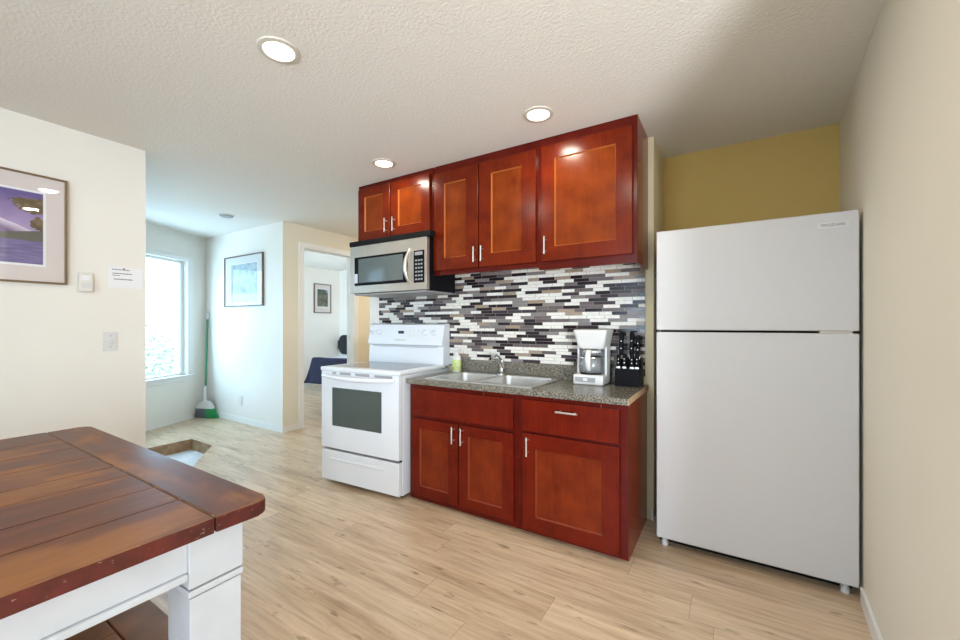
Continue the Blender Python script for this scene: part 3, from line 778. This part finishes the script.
for k in range(13):
    u = k/12; pts.append((-1.955-.012*math.sin(PI*u), my-.004-.045*math.sin(PI*u)**.7, 1.474+.250*u))
tube(bm, pts, [.010+.005*math.sin(PI*k/12) for k in range(13)], 12); obj('handle', bm, M['micro_steel'], fr)
cp = bx('control_panel', (-1.928, my-.003, 1.482), (-1.830, my+.006, 1.712), M['black'], fr, .002)
bx('display', (-1.915, my-.0042, 1.678), (-1.845, my-.002, 1.702), M['grey_plastic'], cp)
for j in range(6):
    for k in range(3): bx('key', (-1.912+k*.025, my-.0042, 1.500+j*.027), (-1.895+k*.025, my-.002, 1.512+j*.027), M['grey_plastic'], cp)
bm = bmesh.new(); box(bm, (mx0+.03, my+.02, mz0-.016), (mx1-.03, 2.54, mz0-.003), .004); obj('underside', bm, M['grey_plastic'], mw)

# ================================================================== REFRIGERATOR
fx0, fx1, fyf = -.334, .472, 2.320
rf = thing('refrigerator', 'tall white top freezer refrigerator standing in the alcove', 'refrigerator', (.065, 2.65, 0))
bx('cabinet', (fx0+.006, fyf+.075, .045), (fx1-.010, 2.985, 1.667), M['fridge'], rf, .004)
bx('gasket', (fx0+.014, fyf+.055, .065), (fx1-.016, fyf+.078, 1.665), M['dark'], rf)
fz = bx('freezer_door', (fx0, fyf, 1.153), (fx1, fyf+.058, 1.677), M['fridge'], rf, .007, seg=3)
fd = bx('fridge_door', (fx0, fyf, .050), (fx1, fyf+.058, 1.143), M['fridge'], rf, .007, seg=3)
bx('kick_grille', (fx0+.008, fyf+.064, .010), (fx1-.012, fyf+.09, .060), M['dark'], rf)
bx('hinge', (.34, fyf+.004, 1.1435), (.45, fyf+.05, 1.1525), M['nickel'], rf)
for x in (-.298, .432):
    b = bmesh.new(); lathe(b, [(.017, 0), (.017, .022), (.012, .023), (.012, .050)], (x, fyf+.045, 0), 16); obj('foot', b, M['plastic'], rf)
bx('rear_base', (fx0+.05, 2.80, 0), (fx1-.05, 2.95, .05), M['dark'], rf)
np_ = bx('nameplate', (.330, fyf-.0025, 1.606), (.438, fyf+.001, 1.634), M['plastic'], fz, .001)
cu = bpy.data.curves.new('lettering', 'FONT'); cu.body = 'FRIGIDAIRE'; cu.size = .0165; cu.align_x = 'CENTER'; cu.align_y = 'CENTER'; cu.extrude = .0004
to = bpy.data.objects.new('lettering_tmp', cu); COL.objects.link(to)
bpy.context.view_layer.update()
tm = bpy.data.meshes.new_from_object(to.evaluated_get(bpy.context.evaluated_depsgraph_get()))
bpy.data.objects.remove(to); bpy.data.curves.remove(cu)
tm.transform(Matrix.Translation((.384, fyf-.0031, 1.620)) @ Matrix.Rotation(PI/2, 4, 'X')); tm.transform(ROOTM[rf].inverted())
tm.materials.clear(); tm.materials.append(M['grey_ink'])
to = bpy.data.objects.new('lettering', tm); COL.objects.link(to); to.parent = np_; ROOTM[to] = ROOTM[rf]

# ================================================================== COUNTER THINGS
# coffee maker
kx0, kx1, ky0, ky1 = -.818, -.636, 2.395, 2.570
cm = thing('coffee_maker', 'white drip coffee maker on the counter beside the knife block', 'coffee maker', ((kx0+kx1)/2, 2.47, CT))
bm = bmesh.new(); box(bm, (kx0, ky0, CT), (kx1, ky1, CT+.062), .010, 3); cb = obj('base', bm, M['plastic'], cm)
bx('control_panel', (kx0+.012, ky0-.002, CT+.018), (kx1-.045, ky0+.006, CT+.047), M['grey_plastic'], cb, .004)
bx('switch', (-.755, ky0-.004, CT+.024), (-.728, ky0, CT+.041), M['plastic'], cb, .002)
bm = bmesh.new(); lathe(bm, [(.066, 0), (.066, .004), (.060, .005)], ((kx0+kx1)/2, ky0+.072, CT+.062), 28); obj('warming_plate', bm, M['dark'], cb)
bx('back_column', (kx0+.004, ky1-.020, CT+.05), (kx1-.004, ky1+.012, CT+.30), M['plastic'], cm, .008)
bm = bmesh.new()   # hopper: wide rectangular top tapering to the filter basket
L = []
for (sx, y0, z) in ((.070, .025, .218), (.082, .010, .235), (.098, -.006, .31), (.102, -.010, .318), (.102, -.010, .330), (.094, -.002, .335)):
    cx = (kx0+kx1)/2+.012
    L.append([bm.verts.new((x, y, CT+z)) for x, y in rrect(cx, (ky0+y0+ky1)/2, sx, (ky1-ky0-y0)/2, .022, 5)])
for a, c in zip(L, L[1:]):
    for k in range(len(a)): bm.faces.new((a[k], a[(k+1) % len(a)], c[(k+1) % len(a)], c[k]))
bm.faces.new(L[0]); bm.faces.new(L[-1]); obj('hopper', bm, M['plastic'], cm)
for x in (kx0-.001, kx1-.013): bx('side_post', (x, ky0+.085, CT+.055), (x+.014, ky1-.005, CT+.25), M['plastic'], cm, .004)
cc = ((kx0+kx1)/2, ky0+.078)
cf = thing('carafe', 'glass coffee carafe with white handle sitting inside the coffee maker', 'carafe', (*cc, CT+.068))
bm = bmesh.new(); lathe(bm, [(.060, 0), (.072, .006), (.078, .035), (.078, .062), (.069, .095), (.052, .122), (.050, .128), (.048, .128), (.050, .121), (.067, .094), (.076, .062), (.076, .035), (.070, .008)], (*cc, CT+.068), 32); obj('jug', bm, M['carafe'], cf)
bm = bmesh.new(); lathe(bm, [(.051, .124), (.053, .130), (.053, .138), (.040, .142)], (*cc, CT+.068), 28); obj('lid', bm, M['plastic'], cf)
bm = bmesh.new(); tube(bm, [(cc[0]+.008, cc[1]-.045, CT+.20), (cc[0]+.008, cc[1]-.085, CT+.198), (cc[0]+.008, cc[1]-.100, CT+.175), (cc[0]+.008, cc[1]-.098, CT+.12), (cc[0]+.008, cc[1]-.078, CT+.095)], [.014, .017, .017, .016, .013], 10); obj('handle', bm, M['plastic'], cf)
bm = bmesh.new(); lathe(bm, [(.0705, .096), (.0705, .101), (.069, .101), (.069, .096)], (*cc, CT+.0655), 28); obj('band', bm, M['chrome'], cf)

# knife block
nx0, nx1, ny0, ny1 = -.582, -.446, 2.452, 2.588
kb = thing('knife_block', 'black knife block at the right end of the counter', 'knife block', ((nx0+nx1)/2, 2.51, CT))
bm = bmesh.new(); prism(bm, [(ny0, CT), (ny1, CT), (ny1, CT+.165), (ny1-.050, CT+.165), (ny1-.062, CT+.105), (ny0, CT+.105)], nx0, nx1, 'x')
es = [e for e in bm.edges]; bmesh.ops.bevel(bm, geom=es, offset=.003, segments=2, affect='EDGES'); obj('block', bm, M['black'], kb)
def knife(x, y, z, hl, wd, dp):
    k = thing('knife', '', 'knife', (x, y, z), group='knives in the block')
    sl = .12
    b = bmesh.new(); box(b, (x-wd/2, y-dp/2, z-.01), (x+wd/2, y+dp/2, z+.010), .002); obj('bolster', b, M['nickel'], k)
    b = bmesh.new(); L = []
    for (u, s) in ((0, .9), (.25, 1.0), (.6, .92), (.85, 1.08), (1.0, .8)):
        zz = z+.010+hl*u; yy = y+sl*hl*u
        L.append([b.verts.new((px, py, zz)) for px, py in rrect(x, yy, wd/2*s, dp/2*s, wd*.25, 3)])
    for a, c in zip(L, L[1:]):
        for q in range(len(a)): b.faces.new((a[q], a[(q+1) % len(a)], c[(q+1) % len(a)], c[q]))
    b.faces.new(L[0]); b.faces.new(L[-1]); h = obj('handle', b, M['black'], k)
    b = bmesh.new()
    b.free()
    for u in (.3, .6): bx('rivet', (x-.003, y+sl*hl*u-dp/2-.0012, z+.01+hl*u-.003), (x+.003, y+sl*hl*u-dp/2+.002, z+.01+hl*u+.003), M['nickel'], h, .001)
    return k
fl_ = ['leftmost', 'second from the left', 'third from the left', 'rightmost']
for i, x in enumerate((-.566, -.532, -.490, -.462)):
    knife(x, 2.478, CT+.106, .070+.004*(i % 2), .022, .020)['label'] = 'short black handled steak knife in the front row of the block, '+fl_[i]
for i, (x, hl) in enumerate(((-.566, .145), (-.505, .150), (-.470, .125))):
    knife(x, 2.548, CT+.166, hl, .026, .024)['label'] = 'long black handled knife in the back row of the block, '+['leftmost', 'the tallest, in the middle', 'rightmost'][i]

# soap bottles
sx_, sy_ = -1.795, 2.545
sb = thing('soap_bottle', 'clear dish soap bottle with yellow green label beside the stove', 'bottle', (sx_, sy_, CT))
bm = bmesh.new(); lathe(bm, [(.034, 0), (.038, .005), (.038, .100), (.034, .120), (.018, .138), (.013, .142)], (sx_, sy_, CT), 24, sy=.75); bd = obj('bottle_body', bm, M['plastic'], sb)
bm = bmesh.new(); lathe(bm, [(.0386, .012), (.0388, .013), (.0388, .095), (.0386, .096)], (sx_, sy_, CT), 24, sy=.75); obj('sticker', bm, M['soap_label'], bd)
bm = bmesh.new(); lathe(bm, [(.014, .140), (.014, .156), (.006, .158), (.006, .178), (.011, .180), (.011, .190)], (sx_, sy_, CT), 16); box(bm, (sx_-.006, sy_-.045, CT+.180), (sx_+.006, sy_, CT+.190), .003); obj('pump', bm, M['plastic'], sb)
sx2, sy2 = -1.826, 2.565
sp = thing('soap_bottle', 'blue bottle with white cap half hidden behind the stove backguard', 'bottle', (sx2, sy2, CT))
bm = bmesh.new(); lathe(bm, [(.020, 0), (.022, .004), (.022, .110), (.012, .130), (.009, .135)], (sx2, sy2, CT), 18, sy=.8); obj('bottle_body', bm, M['blue_plastic'], sp)
bm = bmesh.new(); lathe(bm, [(.010, .132), (.011, .134), (.010, .175), (.007, .180)], (sx2, sy2, CT), 14); obj('cap', bm, M['plastic'], sp)

# ================================================================== PICTURES
def art_mat(name, builder):
    m, nt, p, ob = base(name, 0.7, 0.2); builder(nt, p, ob); return m
def lake_art(nt, p, ob):   # generic violet lake with a snowy slope and a leafy branch
    sx = N(nt, 'ShaderNodeSeparateXYZ'); nt.links.new(ob, sx.inputs[0]); z = sx.outputs[2]
    x = math_node(nt, 'SUBTRACT', sx.outputs[0], .45)
    n = noise_node(nt, ob, 14, 5, 0.6)
    c = ramp(nt, math_node(nt, 'ADD', z, math_node(nt, 'MULTIPLY', n, .10)), [(0.26, (0.40, 0.30, 0.50)), (0.42, (0.14, 0.10, 0.28))])
    slope = math_node(nt, 'SUBTRACT', math_node(nt, 'ADD', .243, math_node(nt, 'MULTIPLY', math_node(nt, 'ADD', x, math_node(nt, 'MULTIPLY', n, .05)), -.45)), z)
    c = mixc(nt, math_node(nt, 'GREATER_THAN', slope, 0.0), c, ramp(nt, slope, [(0.0, (0.72, 0.64, 0.74)), (0.045, (0.22, 0.15, 0.28))]))
    c = mixc(nt, math_node(nt, 'LESS_THAN', z, math_node(nt, 'ADD', .155, math_node(nt, 'MULTIPLY', x, .20))), c, (0.15, 0.14, 0.115))
    water = ramp(nt, noise_node(nt, ob, 1, 5, .6, (8, 1, 90)), [(0.3, (0.13, 0.10, 0.22)), (0.7, (0.27, 0.23, 0.42))])
    c = mixc(nt, math_node(nt, 'LESS_THAN', z, .125), c, water)
    br = noise_node(nt, ob, 40, 3, .6)
    d2 = math_node(nt, 'ADD', math_node(nt, 'POWER', math_node(nt, 'MULTIPLY', math_node(nt, 'SUBTRACT', x, .125), 11), 2), math_node(nt, 'POWER', math_node(nt, 'MULTIPLY', math_node(nt, 'SUBTRACT', z, .315), 20), 2))
    d3 = math_node(nt, 'ADD', math_node(nt, 'POWER', math_node(nt, 'MULTIPLY', math_node(nt, 'SUBTRACT', x, .145), 24), 2), math_node(nt, 'POWER', math_node(nt, 'MULTIPLY', math_node(nt, 'SUBTRACT', z, .225), 24), 2))
    dd = math_node(nt, 'MINIMUM', d2, d3)
    f = math_node(nt, 'LESS_THAN', math_node(nt, 'ADD', dd, math_node(nt, 'MULTIPLY', br, 2.6)), 2.0)
    c = mixc(nt, f, c, ramp(nt, br, [(0.4, (0.13, 0.09, 0.045)), (0.6, (0.24, 0.17, 0.09))]))
    nt.links.new(c, p.inputs['Base Color'])
def hall_art(nt, p, ob):
    n = noise_node(nt, ob, 9, 6, 0.65)
    c = ramp(nt, n, [(0.36, (0.20, 0.25, 0.27)), (0.5, (0.38, 0.50, 0.54)), (0.68, (0.56, 0.64, 0.66))])
    sx = N(nt, 'ShaderNodeSeparateXYZ'); nt.links.new(ob, sx.inputs[0])
    c = mixc(nt, math_node(nt, 'GREATER_THAN', sx.outputs[2], .455), c, (0.14, 0.22, 0.25))
    c = mixc(nt, math_node(nt, 'LESS_THAN', sx.outputs[2], .10), c, (0.55, 0.58, 0.57))
    nt.links.new(c, p.inputs['Base Color'])
def hill_art(nt, p, ob):
    sx = N(nt, 'ShaderNodeSeparateXYZ'); nt.links.new(ob, sx.inputs[0]); x, z = sx.outputs[0], sx.outputs[2]
    n = noise_node(nt, ob, 12, 5, .6)
    c = (0.28, 0.45, 0.55)
    h = math_node(nt, 'SUBTRACT', math_node(nt, 'ADD', math_node(nt, 'MULTIPLY', x, -.9), math_node(nt, 'MULTIPLY', n, .12)), z)
    c = mixc(nt, math_node(nt, 'GREATER_THAN', h, -.44), c, ramp(nt, n, [(0.35, (0.04, 0.06, 0.05)), (0.65, (0.16, 0.17, 0.12))]))
    c = mixc(nt, math_node(nt, 'LESS_THAN', z, .22), c, ramp(nt, n, [(0.35, (0.06, 0.07, 0.05)), (0.7, (0.24, 0.21, 0.16))]))
    nt.links.new(c, p.inputs['Base Color'])
def picture(label, origin, rz, w_, h_, fw, fm, mm, art, mar, group):
    """local x along the wall, z up, front towards local -y; origin bottom left corner."""
    t = thing('framed_picture', label, 'picture', origin, rz, group)
    b = bmesh.new()
    box(b, (0, -.024, 0), (fw, 0, h_), .002); box(b, (w_-fw, -.024, 0), (w_, 0, h_), .002)
    box(b, (fw, -.024, 0), (w_-fw, 0, fw), .002); box(b, (fw, -.024, h_-fw), (w_-fw, 0, h_), .002)
    obj('frame', b, fm, t, True)
    bx('mat_board', (fw, -.012, fw), (w_-fw, -.004, h_-fw), mm, t, local=True)
    l, r_, bo, to_ = mar
    b = bmesh.new(); box(b, (l-.012, -.0135, bo-.012), (w_-r_+.012, -.012, h_-to_+.012)); obj('mat_bevel', b, M['paper'], t, True)
    b = bmesh.new(); box(b, (0, -.0150, 0), (w_-l-r_, -.0135, h_-bo-to_)); a = obj('print', b, art, t, True); a.location = (l, 0, bo)
    b = bmesh.new(); quad(b, (fw*.6, -.018, fw*.6), (w_-fw*.6, -.018, fw*.6), (w_-fw*.6, -.018, h_-fw*.6), (fw*.6, -.018, h_-fw*.6)); obj('glazing', b, M['picture_glass'], t, True)
    return t
# the left print: right end at y = .708, hangs on the partition (front faces +x)
pw = .80; a = onL(.708-pw*ld.y, .002)
picture('large framed violet mountain lake print on the left wall above the table', (a.x, a.y, 1.410), math.atan2(ld.y, ld.x), pw, .596, .010, M['frame_gold'], M['mat_pink'], art_mat('violet_lake_print', lake_art), (.095, .095, .103, .103), 'framed prints')
picture('framed pale blue landscape print with grey mat on the far entry wall', (-5.365, 2.598, 1.402), 0, .845, .612, .012, M['frame_dark'], M['mat_grey'], art_mat('pale_blue_print', hall_art), (.15, .12, .05, .105), 'framed prints')
picture('small framed green hillside print on the bedroom wall seen through the doorway', (-6.998, 5.016, 1.42), PI/2, .40, .588, .018, M['frame_dark'], M['mat_pink'], art_mat('hillside_print', hill_art), (.075, .075, .13, .11), 'framed prints')

# ================================================================== SMALL WALL THINGS
def wall_thing(name, label, cat, y, z): # local x along the partition, -y outwards
    a = onL(y, 0); return thing(name, label, cat, (a.x, a.y, z), math.atan2(ld.y, ld.x))
th = wall_thing('thermostat', 'ivory box thermostat beside the violet framed print', 'thermostat', .756, 1.378)
bx('back_plate', (-.004, -.008, -.004), (.066, 0, .114), M['off_white'], th, .002, True)
cv_ = bx('cover', (0, -.030, 0), (.060, -.008, .105), M['off_white'], th, .004, True)
bx('slider', (.006, -.033, .020), (.050, -.030, .050), M['plastic'], cv_, .001, True); bx('gauge', (.010, -.032, .064), (.048, -.030, .094), M['paper'], cv_, .0005, True)
nt_ = wall_thing('wall_notice', 'white paper notice with grey printed lines taped beside the thermostat', 'notice', .893, 1.414)
NW, NH = .172, .130
b = bmesh.new(); box(b, (0, -.0012, 0), (NW, 0, NH)); obj('paper', b, M['paper'], nt_, True)
b = bmesh.new(); rnd = random.Random(3)
for (z, x0, x1, hgt) in ((.110, .018, .105, .005), (.086, .020, .115, .005), (.074, .020, .058, .004), (.050, .026, .120, .0055)):
    x = x0
    while x < x1:
        wd = rnd.uniform(.008, .020); box(b, (x, -.0016, z), (min(x+wd, x1), -.0011, z+hgt)); x += wd+.003
box(b, (.072, -.0016, .113), (.080, -.0011, .124))
obj('printed_lines', b, M['ink'], nt_, True)
sw = wall_thing('light_switch', 'white toggle light switch plate low beneath the paper notice', 'light switch', .868, 1.020)
bx('plate', (0, -.006, 0), (.068, 0, .116), M['plastic'], sw, .003, True)
tg = bx('toggle', (.027, -.018, .044), (.041, -.005, .070), M['plastic'], sw, .002, True)
for z in (.020, .090): bx('screw', (.031, -.0075, z), (.037, -.0055, z+.006), M['grey_plastic'], sw, 0, True)
ou = thing('wall_outlet', 'white outlet plate low on the far entry wall below the blue print', 'outlet', (-5.02, 2.599, .210))
bx('plate', (-5.055, 2.593, .210), (-4.985, 2.5995, .322), M['plastic'], ou, .002)
for z in (.232, .275): bx('socket', (-5.037, 2.591, z), (-5.003, 2.594, z+.026), M['off_white'], ou, .001)

# ================================================================== BROOM
bxx, byy = -5.665, 2.495
br = thing('broom', 'green handled angle broom standing in the corner beside the window', 'broom', (bxx, byy, 0))
tip = Vector((-5.790, 2.580, 1.345))
p0 = Vector((bxx, byy, .20)); dv = (tip-p0)
bm = bmesh.new(); tube(bm, [p0+dv*0.12, p0+dv*.93], .012, 12); obj('pole', bm, M['green'], br)
bm = bmesh.new(); tube(bm, [p0+dv*.92, p0+dv*.995, tip], [.014, .014, .009], 12); obj('grip', bm, M['plastic'], br)
R45 = Matrix.Translation((bxx, byy, 0)) @ Matrix.Rotation(math.radians(22), 4, 'Z') @ Matrix.Diagonal((1.2, 1.0, 1.15, 1))
bm = bmesh.new(); tube(bm, [(0, 0, .14), (0, 0, .35)], [.020, .014], 12)
prism(bm, [(-.095, .105), (.10, .105), (.085, .15), (.04, .185), (-.03, .185), (-.08, .15)], -.024, .024, 'y')
bmesh.ops.transform(bm, matrix=R45, verts=bm.verts); obj('head', bm, M['plastic'], br)
for (nm, x0, x1, y0, y1, mm) in (('grey_bristles', -.095, .02, -.115, .02, 'grey_bristle'), ('green_bristles', .02, .10, .02, .155, 'green_bristle')):
    bm = bmesh.new(); prism(bm, [(x0, .106), (x1, .106), (y1, .004), (y0, .0)], -.022, .022, 'y')
    bmesh.ops.transform(bm, matrix=R45, verts=bm.verts); obj(nm, bm, M[mm], br)

# ================================================================== CEILING THINGS
sd = thing('smoke_detector', 'small round smoke detector on the entry ceiling', 'smoke detector', (-4.43, 2.15, CZ-.03))
bm = bmesh.new(); lathe(bm, [(.062, 0), (.064, -.010), (.056, -.020), (.040, -.023)], (-4.43, 2.15, CZ), 28); hb = obj('body', bm, M['grey_plastic'], sd)
bm = bmesh.new(); lathe(bm, [(.074, 0), (.074, -.006), (.068, -.009)], (-4.43, 2.15, CZ), 28); obj('mounting_ring', bm, M['off_white'], sd)
cans = [(-1.588, .975, 'recessed ceiling light nearest the dining table, largest of the row'), (-.880, 2.010, 'recessed ceiling light in front of the wide door wall cabinet'),
        (-2.068, 2.045, 'recessed ceiling light above the stove and microwave'), (-.670, 1.045, 'recessed ceiling light above and behind the view, reflected in the violet print')]
for (x, y, lab) in cans:
    c = thing('recessed_light', lab, 'ceiling light', (x, y, CZ-.01), group='recessed ceiling lights')
    bm = bmesh.new(); N_ = 36; P = [(.082, 0), (.080, -.006), (.062, -.009), (.058, -.004)]
    L = [[bm.verts.new((x+r*math.cos(2*PI*k/N_), y+r*math.sin(2*PI*k/N_), CZ+z)) for k in range(N_)] for r, z in P]
    for a, d in zip(L, L[1:]):
        for k in range(N_): bm.faces.new((a[k], a[(k+1) % N_], d[(k+1) % N_], d[k]))
    obj('trim_ring', bm, M['ring'], c)
    bm = bmesh.new(); lathe(bm, [(.058, -.0005), (.058, -.0042), (.03, -.0055)], (x, y, CZ), 32); obj('lens', bm, M['lamp'], c)
    l = bpy.data.lights.new('can_lamp', 'AREA'); l.shape = 'DISK'; l.size = .11; l.energy = CAN_POWER; l.color = CAN_COL
    lo = bpy.data.objects.new('can_lamp', l); COL.objects.link(lo); lo.location = (x, y, CZ-.012)

# ================================================================== BEDROOM
bd = thing('bed', 'bed with dark navy blanket over pale sheet, seen through the doorway', 'bed', (-5.5, 5.0, 0))
bxx0, bxx1, by0, by1 = -6.36, -4.70, 4.55, 5.60
bx('mattress', (bxx0+.02, by0+.03, .20), (bxx1-.02, by1, .585), M['sheet'], bd, .05, seg=3)
for x in (bxx0+.45, bxx1-.45):
    for y in (by0+.40, by1-.15): bx('leg', (x, y, 0), (x+.05, y+.05, .20), M['dark'], bd)
bm = bmesh.new()   # blanket: runs over the front part of the mattress and hangs down with slack folds
NXB, NYB = 44, 22; rows = []
for j in range(NYB+1):
    s_ = j/NYB*.60; row = []
    for i in range(NXB+1):
        q = -.45+(bxx1-bxx0+.45)*i/NXB             # distance along x from the mattress' left edge; negative hangs over it
        hang = max(0, .46-s_); X = bxx0+q; Z = .600; Y = by0-.012+max(0, s_-.46)
        if s_ < .46: Z = .600-hang; Y = by0-.015-.03*(hang/.46)-.022*math.sin(9*q)*(hang/.46)
        if q < 0: Z = min(Z, .600+q*1.04); X = bxx0-.012-.20*(-q/.45)**1.3+.012*math.sin(11*s_)*(-q/.45)
        Z += .008*math.sin(5*q+6*s_)
        row.append(bm.verts.new((X, Y, max(Z, .085))))
    rows.append(row)
for a_, c_ in zip(rows, rows[1:]):
    for k in range(NXB): bm.faces.new((a_[k], a_[k+1], c_[k+1], c_[k]))
bl = obj('blanket', bm, M['navy'], bd)
md = bl.modifiers.new('thick', 'SOLIDIFY'); md.thickness = .010
cs = thing('cushion', 'dark rounded cushion propped upright at the back of the bed', 'cushion', (-6.50, 5.56, .59))
bm = bmesh.new(); prism(bm, rrect(-6.60, .775, .32, .19, .12, 6), 5.53, 5.625, 'y')
es = [e for e in bm.edges if abs(e.verts[0].co.y-e.verts[1].co.y) < 1e-6]; bmesh.ops.bevel(bm, geom=es, offset=.03, segments=3, affect='EDGES'); cob = obj('cover', bm, M['headboard'], cs)
bm = bmesh.new(); lp = rrect(-6.60, .775, .323, .193, .12, 6); tube(bm, [(x, 5.577, z) for x, z in lp]+[(lp[0][0], 5.577, lp[0][1])], .006, 6); obj('piping', bm, M['dark'], cs)

# ================================================================== OUTSIDE
def shrub(x, y, r, h_, label):
    t = thing('shrub', label, 'shrub', (x, y, -.35), group='shrubs outside the window')
    rn = random.Random(int(x*100)); b = bmesh.new()
    for i in range(1500):
        a = rn.uniform(0, 2*PI); ph = math.acos(rn.uniform(-.6, 1)); q = r*(.55+.45*rn.random()**.5)
        c = Vector((x+q*math.sin(ph)*math.cos(a), y+q*math.sin(ph)*math.sin(a), -.35+h_*.45+h_*.55*math.cos(ph)*(q/r)))
        s = rn.uniform(.035, .075)
        R_ = Matrix.Rotation(rn.uniform(0, 6.3), 4, 'Z') @ Matrix.Rotation(rn.uniform(-1.2, 1.2), 4, 'X')
        b.faces.new([b.verts.new(c+R_ @ Vector(p)) for p in ((-s, 0, 0), (0, -s*.5, 0), (s, 0, .02), (0, s*.5, 0))])
    obj('foliage', b, M['leaf'], t, smooth=0)
    b = bmesh.new()
    for k in range(5):
        a = k*1.26; tube(b, [(x+.05*math.cos(a), y+.05*math.sin(a), -.35), (x+.5*r*math.cos(a), y+.5*r*math.sin(a), -.35+h_*.6)], [.035, .012], 6)
    obj('stem', b, M['bark'], t)
shrub(-11.2, 3.3, 1.0, 1.65, 'pale green leafy shrub outside the entry window, the nearest')
shrub(-13.2, 6.2, 1.3, 1.55, 'pale shrub farther back at the right of the window view')
shrub(-14.5, 2.9, 1.3, 1.75, 'pale shrub farther back at the left of the window view')
